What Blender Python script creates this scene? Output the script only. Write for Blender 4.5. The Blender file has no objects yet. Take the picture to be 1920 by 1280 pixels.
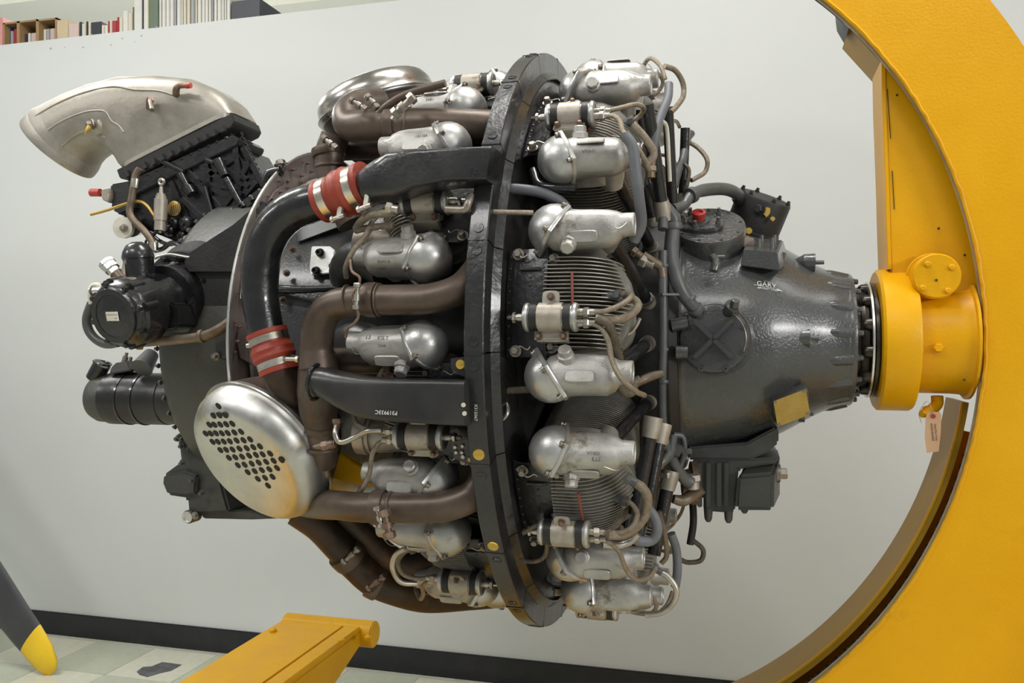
import bpy, bmesh, math, random
from mathutils import Vector, Matrix
random.seed(7)
PI = math.pi
S = bpy.context.scene
COL = S.collection
# ------------------------------------------------------------------ camera, world, lights
F, TH, D0, ZC = 1610.0, math.radians(15.3), 2.05, 1.34
sn, cs = math.sin(TH), math.cos(TH)
CAM = Vector((D0*sn, -D0*cs, ZC))
cd = bpy.data.cameras.new('camera'); cam = bpy.data.objects.new('camera', cd); COL.objects.link(cam)
cam.location = CAM; cam.rotation_euler = (PI/2, 0, TH)
cd.sensor_width = 36; cd.lens = 36*F/1920; cd.shift_y = -3/1920; cd.clip_start = .05
S.camera = cam
w = bpy.data.worlds.new('world'); S.world = w; w.use_nodes = True
w.node_tree.nodes['Background'].inputs[0].default_value = (.78, .80, .80, 1)
w.node_tree.nodes['Background'].inputs[1].default_value = .37
S.view_settings.view_transform = 'Standard'; S.view_settings.look = 'None'
S.view_settings.exposure = 0.0; S.view_settings.gamma = 1.0; S.view_settings.use_curve_mapping = False
def area(x, y, z, sx, sy, power, rx=0, rz=0, col=(1, .985, .96)):
    l = bpy.data.lights.new('unseen_lamp_light', 'AREA'); l.shape = 'RECTANGLE'; l.size = sx; l.size_y = sy
    l.energy = power; l.color = col
    o = bpy.data.objects.new('unseen_lamp_light', l); COL.objects.link(o); o.location = (x, y, z); o.rotation_euler = (rx, 0, rz)
    return o
for (x, y, p) in ((-2.2, -.35, 60), (.3, -.35, 54), (2.8, -.35, 14), (-1.2, -2.6, 56), (1.6, -2.6, 34), (-3.9, -2.6, 80), (-2.4, 2.9, 150), (-3.8, 2.4, 170), (1.2, 2.9, 30)):
    area(x, y, 3.55, 1.25, .5, p*.76)
area(6.6, -3.9, 2.75, 2.0, .6, 170, rx=1.15, rz=1.05)  # unseen low side light at the right, added for the highlight on the nose case

# ------------------------------------------------------------------ helpers
def W(u, v, Y):                      # point on the plane y = Y seen at photograph pixel u, v
    a = (u-960)/F; b = -(v-637)/F
    d = Vector((-sn+a*cs, cs+a*sn, b)); t = (Y-CAM.y)/d.y
    return CAM + d*t
def E(u, v, Y):                      # the same, in the engine's own frame (z from the shaft axis)
    p = W(u, v, Y); return Vector((p.x, p.y, p.z-ZC))
def ER(u, v, r):                     # point at radius r from the shaft axis, near side
    a = (u-960)/F; b = -(v-637)/F
    d = Vector((-sn+a*cs, cs+a*sn, b)); o = CAM-Vector((0, 0, ZC))
    A = d.y**2+d.z**2; B = 2*(o.y*d.y+o.z*d.z); Cc = o.y**2+o.z**2-r*r
    t = (-B-math.sqrt(max(B*B-4*A*Cc, 0)))/(2*A)
    return o+d*t
def polar(x, r, deg):
    a = math.radians(deg); return Vector((x, -r*math.cos(a), r*math.sin(a)))
def V(*a): return Vector(a)
def basis(d, up=None):
    d = Vector(d).normalized()
    up = Vector(up) if up else (Vector((0, 0, 1)) if abs(d.z) < .9 else Vector((1, 0, 0)))
    x = up.cross(d).normalized(); y = d.cross(x)
    return x, y, d
def frame(o, d, up=None):
    x, y, z = basis(d, up)
    m = Matrix((x, y, z)).transposed().to_4x4(); m.translation = Vector(o); return m
def crom(pts, n=6):
    pts = [Vector(p) for p in pts]
    if len(pts) < 3: return pts
    P = [2*pts[0]-pts[1]]+pts+[2*pts[-1]-pts[-2]]; out = []
    for i in range(1, len(P)-2):
        a, b, c, d = P[i-1:i+3]
        for k in range(n):
            t = k/n
            out.append(.5*((2*b)+(c-a)*t+(2*a-5*b+4*c-d)*t*t+(3*b-a-3*c+d)*t**3))
    out.append(pts[-1]); return out
class MB:
    def __init__(s): s.v = []; s.f = []
    def ring(s, pts): i = len(s.v); s.v += [tuple(p) for p in pts]; return list(range(i, i+len(pts)))
    def bridge(s, a, b):
        n = len(a)
        for i in range(n): s.f.append((a[i], a[(i+1) % n], b[(i+1) % n], b[i]))
    def cap(s, a, rev=False): s.f.append(tuple(reversed(a)) if rev else tuple(a))
    def rings(s, rs, caps=True):
        ids = [s.ring(r) for r in rs]
        for a, b in zip(ids, ids[1:]): s.bridge(a, b)
        if caps: s.cap(ids[0], True); s.cap(ids[-1])
        return s
    def tube(s, pts, r, seg=12, n=6, caps=True, smooth=True):
        rr = r if isinstance(r, (list, tuple)) else None
        k = len(pts); P = crom(pts, n) if smooth else [Vector(p) for p in pts]
        m = len(P); T = []
        for i in range(m): T.append((P[min(i+1, m-1)]-P[max(i-1, 0)]).normalized())
        x, y, z = basis(T[0]); R = []
        for i in range(m):
            if i:
                q = T[i-1].rotation_difference(T[i]); x = q @ x
            x = (x-T[i]*x.dot(T[i])).normalized(); y = T[i].cross(x)
            if rr:
                t = i/(m-1)*(k-1); j = min(int(t), k-2); rad = rr[j]+(rr[j+1]-rr[j])*(t-j)
            else: rad = r
            R.append([P[i]+(x*math.cos(a)+y*math.sin(a))*rad for a in (2*PI*q/seg for q in range(seg))])
        return s.rings(R, caps)
    def cyl(s, a, b, r, r2=None, seg=20):
        return s.tube([a, b], [r, r if r2 is None else r2], seg, smooth=False)
    def lathe(s, prof, o, d, seg=32, a0=0, a1=360, caps=True, up=None):
        x, y, z = basis(d, up); o = Vector(o); full = abs(a1-a0) >= 360
        if full:
            R = []
            for h, r in prof:
                r = max(r, 1e-5)
                R.append([o+z*h+(x*math.cos(2*PI*q/seg)+y*math.sin(2*PI*q/seg))*r for q in range(seg)])
            return s.rings(R, caps)
        return s
    def box(s, c, size, m=None):
        hx, hy, hz = (k/2 for k in size); c = Vector(c)
        p = [Vector(((i & 1)*2-1, ((i >> 1) & 1)*2-1, (i >> 2)*2-1)) for i in range(8)]
        q = [Vector((a.x*hx, a.y*hy, a.z*hz)) for a in p]
        q = [(m @ a if m else a)+c for a in q]
        i = len(s.v); s.v += [tuple(a) for a in q]
        for f in ((0, 2, 3, 1), (4, 5, 7, 6), (0, 1, 5, 4), (2, 6, 7, 3), (0, 4, 6, 2), (1, 3, 7, 5)): s.f.append(tuple(i+k for k in f))
        return s
    def bar(s, a, b, w, h, up=None):
        a = Vector(a); b = Vector(b); x, y, z = basis(b-a, up)
        R = [[p+x*i*w/2+y*j*h/2 for i, j in ((-1, -1), (1, -1), (1, 1), (-1, 1))] for p in (a, b)]
        return s.rings(R)
    def prism(s, poly, vec):
        vec = Vector(vec); a = [Vector(p) for p in poly]
        return s.rings([a, [p+vec for p in a]])
    def torus(s, o, d, R, r, seg=28, k=8):
        x, y, z = basis(d); o = Vector(o); ids = []
        for i in range(seg):
            a = 2*PI*i/seg; e = x*math.cos(a)+y*math.sin(a)
            ids.append(s.ring([o+e*(R+r*math.cos(t))+z*r*math.sin(t) for t in (2*PI*q/k for q in range(k))]))
        for i in range(seg): s.bridge(ids[i], ids[(i+1) % seg])
        return s
    def hexn(s, o, d, r, h, washer=True):
        x, y, z = basis(d); o = Vector(o)
        if washer: s.cyl(o, o+z*h*.25, r*1.45, seg=12); o = o+z*h*.25
        s.rings([[o+z*t+(x*math.cos(PI*q/3)+y*math.sin(PI*q/3))*rr for q in range(6)] for t, rr in ((0, r), (h*.8, r), (h, r*.8))])
        return s
    def mesh(s, name, bevel=0, angle=38, smooth=True):
        me = bpy.data.meshes.new(name); me.from_pydata(s.v, [], s.f); me.validate()
        bm = bmesh.new(); bm.from_mesh(me)
        bmesh.ops.recalc_face_normals(bm, faces=bm.faces)
        if bevel:
            ed = [e for e in bm.edges if len(e.link_faces) == 2 and e.calc_face_angle(0) > .6]
            bmesh.ops.bevel(bm, geom=ed, offset=bevel, segments=2, affect='EDGES', clamp_overlap=True)
        bm.to_mesh(me); bm.free()
        if smooth:
            me.polygons.foreach_set('use_smooth', [True]*len(me.polygons)); me.set_sharp_from_angle(angle=math.radians(angle))
        return me
def put(name, m, mat, parent=None, mw=None, bevel=0, kind=None, label=None, angle=38):
    me = m if isinstance(m, bpy.types.Mesh) else m.mesh(name, bevel, angle)
    if not len(me.materials): me.materials.append(MAT[mat])
    o = bpy.data.objects.new(name, me); COL.objects.link(o)
    if parent: o.parent = parent
    if mw is not None: o.matrix_local = mw
    if kind: o['kind'] = kind
    if label: o['label'] = label
    return o
def empty(name, loc, label=None, cat=None, group=None):
    o = bpy.data.objects.new(name, None); COL.objects.link(o); o.location = loc; o.empty_display_size = .05
    if label: tag(o, label, cat, group)
    return o
def tag(o, label, cat, group=None):
    o['label'] = label; o['category'] = cat
    if group: o['group'] = group
    return o
def copy_tree(o, parent=None):
    c = o.copy(); COL.objects.link(c); c.parent = parent
    for ch in list(o.children): copy_tree(ch, c)
    return c
def sup(c, ex, ey, a, b, n=2.0, seg=24):     # superellipse ring
    out = []
    for q in range(seg):
        t = 2*PI*q/seg; ct, st = math.cos(t), math.sin(t)
        out.append(Vector(c)+Vector(ex)*a*math.copysign(abs(ct)**(2/n), ct)+Vector(ey)*b*math.copysign(abs(st)**(2/n), st))
    return out
def textmesh(body, size, extrude=.0006):
    c = bpy.data.curves.new('t', 'FONT'); c.body = body; c.size = size; c.extrude = extrude; c.align_x = 'CENTER'; c.align_y = 'CENTER'
    c.resolution_u = 2
    o = bpy.data.objects.new('t', c); COL.objects.link(o)
    dg = bpy.context.evaluated_depsgraph_get(); me = bpy.data.meshes.new_from_object(o.evaluated_get(dg))
    bpy.data.objects.remove(o); return me

# ------------------------------------------------------------------ materials
MAT = {}
def mat(name, c1, c2=None, metal=0, rough=.5, r2=None, scale=14, bump=0, bscale=60, coat=0, spots=None, spot_scale=5, spot_at=.6, spec=.5):
    m = bpy.data.materials.new(name); m.use_nodes = True; nt = m.node_tree; b = nt.nodes['Principled BSDF']; L = nt.links.new
    b.inputs['Metallic'].default_value = metal; b.inputs['Roughness'].default_value = rough
    b.inputs['Specular IOR Level'].default_value = spec
    if coat: b.inputs['Coat Weight'].default_value = coat; b.inputs['Coat Roughness'].default_value = .19 if name == 'nosegrey' else .08
    tc = nt.nodes.new('ShaderNodeTexCoord')
    n = nt.nodes.new('ShaderNodeTexNoise'); n.inputs['Scale'].default_value = scale; n.inputs['Detail'].default_value = 6; n.inputs['Roughness'].default_value = .65
    L(tc.outputs['Object'], n.inputs['Vector'])
    r = nt.nodes.new('ShaderNodeValToRGB'); r.color_ramp.elements[0].position = .36; r.color_ramp.elements[1].position = .66
    r.color_ramp.elements[0].color = (*c1, 1); r.color_ramp.elements[1].color = (*(c2 or c1), 1)
    L(n.outputs['Fac'], r.inputs['Fac']); colout = r.outputs['Color']
    if spots:
        n2 = nt.nodes.new('ShaderNodeTexNoise'); n2.inputs['Scale'].default_value = spot_scale; n2.inputs['Detail'].default_value = 7; n2.inputs['Roughness'].default_value = .7
        L(tc.outputs['Object'], n2.inputs['Vector'])
        q = nt.nodes.new('ShaderNodeValToRGB'); q.color_ramp.elements[0].position = spot_at; q.color_ramp.elements[1].position = spot_at+.1
        q.color_ramp.elements[0].color = (0, 0, 0, 1); q.color_ramp.elements[1].color = (1, 1, 1, 1); L(n2.outputs['Fac'], q.inputs['Fac'])
        mx = nt.nodes.new('ShaderNodeMix'); mx.data_type = 'RGBA'; L(q.outputs['Color'], mx.inputs[0]); L(colout, mx.inputs[6]); mx.inputs[7].default_value = (*spots, 1)
        colout = mx.outputs[2]
    L(colout, b.inputs['Base Color'])
    if r2 is not None:
        mr = nt.nodes.new('ShaderNodeMapRange'); mr.inputs['From Min'].default_value = .35; mr.inputs['From Max'].default_value = .65
        mr.inputs['To Min'].default_value = rough; mr.inputs['To Max'].default_value = r2
        L(n.outputs['Fac'], mr.inputs['Value']); L(mr.outputs['Result'], b.inputs['Roughness'])
    if bump:
        nb = nt.nodes.new('ShaderNodeTexNoise'); nb.inputs['Scale'].default_value = bscale; nb.inputs['Detail'].default_value = 3
        L(tc.outputs['Object'], nb.inputs['Vector'])
        bp = nt.nodes.new('ShaderNodeBump'); bp.inputs['Strength'].default_value = bump; bp.inputs['Distance'].default_value = .002
        L(nb.outputs['Fac'], bp.inputs['Height']); L(bp.outputs['Normal'], b.inputs['Normal'])
    MAT[name] = m; return m
mat('cast', (.36, .35, .325), (.54, .53, .505), .62, .42, .55, 16, .25, 220, spots=(.22, .185, .14), spot_scale=11, spot_at=.60)
mat('cover', (.43, .43, .415), (.60, .60, .59), .8, .32, .46, 14, .15, 160, spots=(.34, .31, .27), spot_scale=13, spot_at=.62)
mat('tancast', (.34, .30, .245), (.50, .46, .40), .55, .42, .55, 20, .2, 200, spots=(.2, .14, .09), spot_scale=18, spot_at=.6)
mat('polished', (.50, .50, .48), (.68, .68, .66), 1, .32, .52, 8, .2, 22, spots=(.47, .42, .30), spot_scale=7, spot_at=.55)
mat('dishsteel', (.34, .32, .30), (.5, .48, .46), .95, .22, .36, 7, .1, 20, spots=(.2, .15, .11), spot_scale=9, spot_at=.6)
mat('scoop', (.30, .275, .23), (.45, .425, .375), .65, .42, .55, 7, .2, 120, spots=(.30, .26, .18), spot_scale=9, spot_at=.6)
mat('exhaust', (.075, .052, .040), (.145, .110, .085), .45, .36, .5, 8, .12, 90, spots=(.13, .10, .075), spot_scale=7, spot_at=.55)
mat('exhaust_dark', (.04, .028, .021), (.085, .055, .038), .45, .40, .55, 9, .12, 90, spots=(.16, .08, .035), spot_scale=9, spot_at=.6)
mat('black', (.010, .010, .011), (.017, .017, .018), 0, .22, .34, 20, .5, 70, coat=.4)
mat('blackworn', (.012, .012, .013), (.030, .030, .031), 0, .26, .4, 12, .6, 90, coat=.3, spots=(.055, .055, .056), spot_scale=14, spot_at=.66)
mat('blacksat', (.013, .013, .013), (.026, .025, .023), 0, .45, .6, 14, .3, 120)
mat('blackduct', (.020, .020, .020), (.035, .034, .031), 0, .30, .42, 10, .3, 60, spots=(.07, .068, .06), spot_scale=12, spot_at=.68)
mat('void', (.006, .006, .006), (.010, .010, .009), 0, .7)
mat('nosegrey', (.050, .053, .053), (.066, .069, .067), 0, .22, .30, 9, .6, 190, coat=.6, spots=(.075, .062, .030), spot_scale=5.5, spot_at=.60)
mat('casegrey', (.050, .052, .048), (.072, .073, .064), 0, .38, .5, 7, .4, 120, spots=(.06, .05, .032), spot_scale=7, spot_at=.6)
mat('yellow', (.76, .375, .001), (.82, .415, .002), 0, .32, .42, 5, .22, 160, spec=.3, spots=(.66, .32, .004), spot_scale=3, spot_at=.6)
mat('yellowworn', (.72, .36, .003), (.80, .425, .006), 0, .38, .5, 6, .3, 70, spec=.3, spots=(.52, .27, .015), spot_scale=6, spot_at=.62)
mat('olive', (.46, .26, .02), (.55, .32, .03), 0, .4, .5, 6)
mat('palecream', (.30, .26, .15), (.40, .36, .24), 0, .4)
mat('red', (.24, .030, .016), (.36, .052, .026), 0, .42, .55, 14, .5, 60, spots=(.20, .04, .03), spot_scale=12, spot_at=.6)
mat('redcap', (.45, .04, .03), (.5, .06, .04), 0, .4)
mat('clamp', (.62, .56, .44), (.78, .75, .68), 1, .2, .3, 30)
mat('steel', (.40, .37, .32), (.58, .55, .50), .9, .28, .42, 40, spots=(.22, .17, .12), spot_scale=30, spot_at=.6)
mat('bolt', (.24, .21, .18), (.42, .38, .33), .8, .35, .5, 60)
mat('rustbolt', (.16, .10, .07), (.28, .2, .15), .6, .45, .55, 60)
mat('fin', (.30, .285, .245), (.42, .40, .355), .5, .45, .6, 20, spots=(.16, .14, .11), spot_scale=10, spot_at=.6)
mat('findark', (.12, .115, .105), (.2, .19, .17), .5, .4, .5, 20)
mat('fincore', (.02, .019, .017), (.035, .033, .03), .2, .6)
mat('redpaint', (.20, .045, .03), (.27, .07, .045), 0, .6)
mat('braid', (.27, .22, .16), (.40, .35, .28), .75, .35, .5, 120, 1.0, 900)
mat('braiddark', (.10, .085, .06), (.18, .15, .11), .5, .4, .5, 90, .8, 700)
mat('greyhose', (.115, .122, .135), (.16, .168, .185), 0, .45, .55, 12)
mat('greypipe', (.075, .08, .082), (.12, .122, .12), .1, .32, .45, 14, spots=(.12, .09, .06), spot_scale=12, spot_at=.64)
mat('brownpipe', (.13, .09, .06), (.24, .19, .14), .5, .4, .5, 20)
mat('disc', (.235, .185, .17), (.33, .275, .255), .45, .34, .48, 7, .1, 60, spots=(.17, .12, .10), spot_scale=8, spot_at=.62)
mat('bright', (.75, .74, .70), (.85, .84, .8), .9, .22, .35, 12)
mat('brass', (.42, .28, .07), (.55, .38, .11), .6, .35, .5, 20, spots=(.25, .16, .05), spot_scale=20, spot_at=.6)
mat('goldbolt', (.55, .36, .06), (.66, .45, .1), .5, .4)
mat('cream', (.60, .57, .47), (.7, .68, .6), 0, .4, .5, 20)
mat('whitepaint', (.8, .8, .76), (.85, .85, .82), 0, .5)
mat('tagpaper', (.56, .34, .19), (.62, .39, .23), 0, .8)
mat('ink', (.03, .03, .03), (.05, .05, .05), 0, .6)
mat('stamp', (.20, .19, .175), (.27, .26, .24), .5, .5)
mat('hub_steel', (.055, .048, .04), (.10, .09, .075), .85, .26, .42, 18)
mat('wall', (.60, .622, .612), (.625, .645, .635), 0, .55, None, 1.5, .05, 250)
mat('shelfwall', (.66, .65, .57), (.70, .69, .61), 0, .6)
mat('shelfframe', (.78, .77, .70), (.80, .79, .72), 0, .6)
mat('baseboard', (.012, .013, .016), (.02, .021, .025), 0, .38, .48, 20, .2, 60)
mat('tile_cream', (.55, .55, .44), (.62, .62, .51), 0, .28, .36, 30, spots=(.46, .48, .37), spot_scale=40, spot_at=.62)
mat('tile_green', (.42, .45, .345), (.48, .51, .41), 0, .28, .36, 30, spots=(.50, .53, .43), spot_scale=40, spot_at=.60)
mat('grout', (.42, .42, .34), (.47, .47, .39), 0, .6)
mat('stain', (.05, .055, .06), (.14, .145, .15), 0, .4, .5, 30)
mat('propblack', (.035, .036, .042), (.05, .051, .056), 0, .42, .5, 6)
mat('proptip', (.80, .52, .015), (.84, .56, .02), 0, .4)
mat('cardboard', (.30, .19, .085), (.38, .25, .12), 0, .7)
mat('cardlight', (.52, .42, .26), (.58, .48, .31), 0, .7)
for nm, c in dict(b_white=(.62, .61, .56), b_cream=(.58, .53, .42), b_pink=(.56, .44, .40), b_dark=(.03, .035, .045), b_red=(.35, .03, .04), b_green=(.12, .16, .11),
                  b_blue=(.04, .12, .26), b_grey=(.32, .33, .34), b_olive=(.33, .35, .10), b_salmon=(.60, .28, .26)).items(): mat(nm, c, tuple(k*1.12 for k in c), 0, .5)

# ------------------------------------------------------------------ the room
YW = 1.254
def struct(name, m, mt, **k): o = put(name, m, mt, **k); o['kind'] = 'structure'; return o
fl = struct('floor', MB().box((0, 1.5, -.052), (14, 12, .1)), 'grout')
tm = {}
for k in ('tile_cream', 'tile_green'):
    tm[k] = MB().box((0, 0, 0), (.3035, .3035, .006)).mesh('tile', .0008); tm[k].materials.append(MAT[k])
for j in range(-3, 5):
    for i in range(-14, 6):
        k = 'tile_green' if (i+j) % 2 else 'tile_cream'
        y = YW-.05-.1524-(4-j)*.3048
        if y < -.9: continue
        o = put('tile', tm[k], k, fl, Matrix.Translation((i*.3048+.05, y, .001)))
sm = MB(); pa = [W(u, v, 0) for u, v in ((256, 1259), (268, 1248), (284, 1246), (304, 1241), (341, 1246), (322, 1257), (300, 1262), (276, 1269), (262, 1265))]
def floorpt(u, v, z=0.0):
    a = (u-960)/F; b = -(v-637)/F; d = Vector((-sn+a*cs, cs+a*sn, b)); t = (z-CAM.z)/d.z; return CAM+d*t
sm.prism([floorpt(u, v, .0042) for u, v in ((256, 1259), (268, 1250), (284, 1249), (304, 1241), (322, 1243), (341, 1246), (322, 1257), (300, 1262), (276, 1269), (262, 1265))], (0, 0, .0008))
put('worn_patch', sm, 'stain', fl, label='dark torn patch where a tile surface is missing')
wt = 2.715
struct('wall_back', MB().box((-.5, YW+.25, wt/2), (9, .5, wt)), 'wall', bevel=.004)
for (u_, v_, s_) in ((95, 91, .012), (121, 89, .005), (156, 89, .008), (208, 84, .006), (229, 72, .007), (265, 67, .007), (293, 50, .006), (172, 64, .005), (253, 78, .005), (108, 69, .005)):
    p = W(u_, v_, YW-.0004); put('scuff_mark', MB().prism([p+V(math.cos(t)*s_*random.uniform(.5, 1), 0, math.sin(t)*s_*random.uniform(.3, .8)) for t in (k*PI/3 for k in range(6))], (0, .0003, 0)), 'b_grey', bpy.data.objects['wall_back'])
struct('baseboard_back', MB().box((-.5, YW-.006, .05), (9, .012, .1)), 'baseboard', bevel=.003)
bf = struct('wall_far', MB().box((0, 5.05, 2.2), (16, .1, 4.4)), 'shelfwall')
# framed cabinet doors on the far wall above the partition
for (u0, u1, v0, v1) in ((-60, 62, 8, 60), (72, 160, -2, 60), (163, 262, -6, 60)):
    a = W(u0, v1, 4.98); b = W(u1, v0, 4.98)
    mm = MB()
    for (p, q) in (((a.x, 0, a.z), (a.x, 0, b.z+.2)), ((b.x, 0, a.z), (b.x, 0, b.z+.2)), ((a.x, 0, b.z-.02), (b.x, 0, b.z-.02))):
        p = Vector(p); q = Vector(q); p.y = q.y = 4.975; mm.bar(p, q, .07, .06)
    put('panel_frame', mm, 'shelfframe', bf)
struct('trim_1', MB().bar(W(0, 7, 4.95), W(300, -22, 4.95), .03, .05), 'b_grey')
struct('trim_2', MB().bar(W(160, 60, 4.95), W(160, -20, 4.95), .025, .03), 'b_grey')
struct('trim_3', MB().bar(W(514, 40, 4.95), W(514, -20, 4.95), .03, .03), 'b_grey')
struct('ceiling', MB().box((0, 1.0, 3.75), (14, 8.2, .1)), 'wall')
for (x, y) in ((-2.2, -.35), (.3, -.35), (2.8, -.35), (-1.2, -2.6), (1.6, -2.6), (-3.9, -2.6), (-2.4, 2.9), (-3.8, 2.4), (1.2, 2.9)):
    r = empty('ceiling_lamp', (x, y, 3.7), 'fluorescent ceiling fixture above the engine and stand', 'lamp', 'ceiling lamps above the frame')
    put('lamp_housing', MB().box((0, 0, -.05), (1.35, .6, .1)), 'whitepaint', r)

# books and boxes standing on the partition
YB = YW+.03
def book(u0, u1, vt, mt, name='book', label=None, cat='book', group=None, dep=.2, parts=None, yb=YB, bev=.002):
    a = W(u0, vt, yb); b = W(u1, vt, yb); h = a.z-wt
    o = put(name, MB().box((0, dep/2, h/2), (b.x-a.x-.0015, dep, h)), mt, bevel=bev); o.location = ((a.x+b.x)/2, yb, wt)
    if label: tag(o, label, cat, group)
    return o
# three open cardboard magazine boxes
def openbox(u0, u1, vt, label, side):
    a = W(u0, vt, YB); b = W(u1, vt, YB); h = a.z-wt; wd = b.x-a.x; t = .008
    r = empty('box_file', ((a.x+b.x)/2, YB, wt), label, 'box', None)
    m = MB(); m.box((-wd/2+t/2, .12, h/2), (t, .24, h)); m.box((wd/2-t/2, .12, h/2), (t, .24, h)); m.box((0, .236, h/2), (wd, t, h)); m.box((0, .12, h-t/2), (wd, .24, t)); m.box((0, .12, t/2), (wd, .24, t))
    put('box_body', m, 'cardboard', r)
    return (a.x+b.x)/2, wd, h
for (u0, u1, vt, lab) in ((6, 34, 43, 'leftmost brown cardboard box holding blue and red booklets on the partition'),
                          (34, 70, 40, 'middle brown cardboard box with small booklets on the partition'),
                          (70, 106, 37, 'right brown cardboard box with pale booklets on the partition')):
    openbox(u0, u1, vt, lab, None)
for i, (u0, u1, vt, mt, lab) in enumerate(((14, 19, 50, 'b_blue', 'blue booklet inside the leftmost cardboard box'), (19.5, 25, 58, 'b_grey', 'grey booklet inside the leftmost cardboard box'), (25.5, 32, 54, 'b_red', 'red booklet inside the leftmost cardboard box'),
        (44, 51, 64, 'b_dark', 'dark booklet low in the middle cardboard box'), (52, 57, 62, 'b_white', 'white booklet in the middle cardboard box'), (58, 68, 62, 'b_pink', 'pinkish booklet in the middle cardboard box'),
        (80, 86, 55, 'b_white', 'first pale booklet in the right cardboard box'), (86.5, 93, 54, 'b_grey', 'grey spined booklet in the right cardboard box'), (93.5, 103, 53.5, 'b_pink', 'pinkish booklet in the right cardboard box'))):
    book(u0, u1, vt, mt, 'booklet', lab, 'booklet', None, .16, yb=YB+.03)
book(106, 128, 38, 'cardlight', 'cardboard_box', 'light tan cardboard box end beside the brown box files', 'box')
pk = book(-30, 5, 36, 'b_salmon', 'folder', 'salmon pink folder at the far left end of the partition', 'folder')
BK = [(128, 148, 45, 'b_pink', 'pale pink paperback next to the tan cardboard box'), (148, 153, 41, 'b_dark', 'thin black book standing right of the pink paperback'), (153, 161, 44, 'b_cream', 'cream book between two thin black books'),
      (161, 165, 40, 'b_dark', 'black spined book before the dark green volume'), (165, 170, 40, 'b_cream', 'narrow cream book left of the dark volume'), (170, 190, 42, 'b_dark', 'wide dark volume leaning low among the books'),
      (190, 196, 47, 'b_cream', 'small beige book left of the red books'), (196, 202, 47, 'b_white', 'small white book left of the red books'), (202, 205, 39, 'b_red', 'thin red book with cream neighbour'),
      (205, 210, 38, 'b_cream', 'cream book between the red books'), (210, 219, 39, 'b_red', 'wider dark red book in the row'), (219, 223, 32, 'b_red', 'tallest red book beside the white papers'),
      (223, 230, 33, 'b_cream', 'cream book right of the tallest red book'), (230, 240, 20, 'b_white', 'stack of upright white papers with curled top'), (240, 248, 24, 'b_cream', 'cream folder of papers left of the white binder'),
      (248, 251, 13, 'b_green', 'thin green spine beside the big white binder'), (251, 266, -25, 'b_white', 'tall white binder at the left of the magazine row'), (266, 269, -25, 'b_dark', 'dark divider between the two white binders'),
      (269, 278, -25, 'b_white', 'second narrower white binder'), (278, 280, -25, 'b_olive', 'yellow green spine by the dark album'), (280, 297, -22, 'b_green', 'dark textured album left of the magazines')]
for u0, u1, vt, mt, lab in BK: book(u0, u1, vt, mt, 'book', lab, 'book', 'books on the partition')
random.seed(3)
u = 298
while u < 432:
    wv = random.choice((4.5, 5.5, 6.5, 7.5)); mt = random.choice(('b_white', 'b_grey', 'b_white', 'b_cream', 'b_white'))
    o = book(u, u+wv-.9, -14+random.uniform(-4, 4)-(u-298)*.07, mt, 'magazine', 'slim pale magazine in the tight row between dark album and black portfolio', 'magazine', 'magazines on the partition', yb=YB+random.uniform(0, .01))
    u += wv
book(433, 488, 3, 'b_dark', 'portfolio', 'black portfolio case leaning at the right end of the magazines', 'case')

# ------------------------------------------------------------------ yellow stand
stand = empty('engine_stand', (.9, 0, 0), 'yellow painted steel C shaped engine stand gripping the nose of the engine', 'stand')
SO = Vector((-.9, 0, 0))      # stand-local offset
def sp(name, m, mt='yellow', **k):
    m.v = [tuple(Vector(p)+SO) for p in m.v]; return put(name, m, mt, stand, **k)
RC = V(.028, 0, 1.344)
def ringplate(ri, ro, y0, y1, a0, a1, n=70, rof=None):
    m = MB(); R = []
    for i in range(n+1):
        a = math.radians(a0+(a1-a0)*i/n); e = V(math.cos(a), 0, math.sin(a)); ro_ = rof(math.degrees(a)) if rof else ro
        R.append([RC+e*ri+V(0, y0, 0), RC+e*ro_+V(0, y0, 0), RC+e*ro_+V(0, y1, 0), RC+e*ri+V(0, y1, 0)])
    return m.rings(R)
wide = lambda d: 1.18 if d > -10 else 1.18+min(.25, (-10-d)*.012)
sp('front_plate', ringplate(.9645, 1.18, -.1, -.088, -88, 92, 110, wide), bevel=.0015)
sp('rear_plate', ringplate(.9645, 1.18, .17, .182, -88, -12, 60, wide), bevel=.0015)
sp('rear_plate', ringplate(1.13, 1.18, .17, .182, -12, 92, 70), bevel=.0015)
sp('outer_rim', ringplate(1.165, 1.178, -.088, .17, -88, 92, 90))
sp('front_edge', ringplate(.9615, .967, -.0885, -.080, -86, 61, 90), 'palecream', label='pale unpainted inner edge')
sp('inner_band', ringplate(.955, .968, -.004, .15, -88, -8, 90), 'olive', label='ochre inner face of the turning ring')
sp('band_lip', ringplate(.953, .957, -.006, .003, -88, -8, 90), 'yellowworn')
sp('chain_channel', ringplate(.985, .995, -.088, 0, -88, 60, 90), 'void', label='black recess behind the chain')
# chain links in the channel
cl = MB().tube([V(-.011, 0, 0), V(.011, 0, 0)], .0052, 8, smooth=False); cl.torus((-.011, 0, 0), (0, 1, 0), .006, .003, 8, 5); cl.torus((.011, 0, 0), (0, 1, 0), .006, .003, 8, 5)
clm = cl.mesh('chain_link'); clm.materials.append(MAT['hub_steel'])
nl = 0
for i in range(96):
    a = math.radians(-78+i*.0262*180/PI)
    if a > math.radians(-14): break
    p = RC+V(math.cos(a), 0, math.sin(a))*.976+V(0, -.045, 0)+SO
    put('chain_link', clm, 'hub_steel', stand, Matrix.Translation(p) @ Matrix.Rotation(-(a+PI/2), 4, 'Y'))
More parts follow.
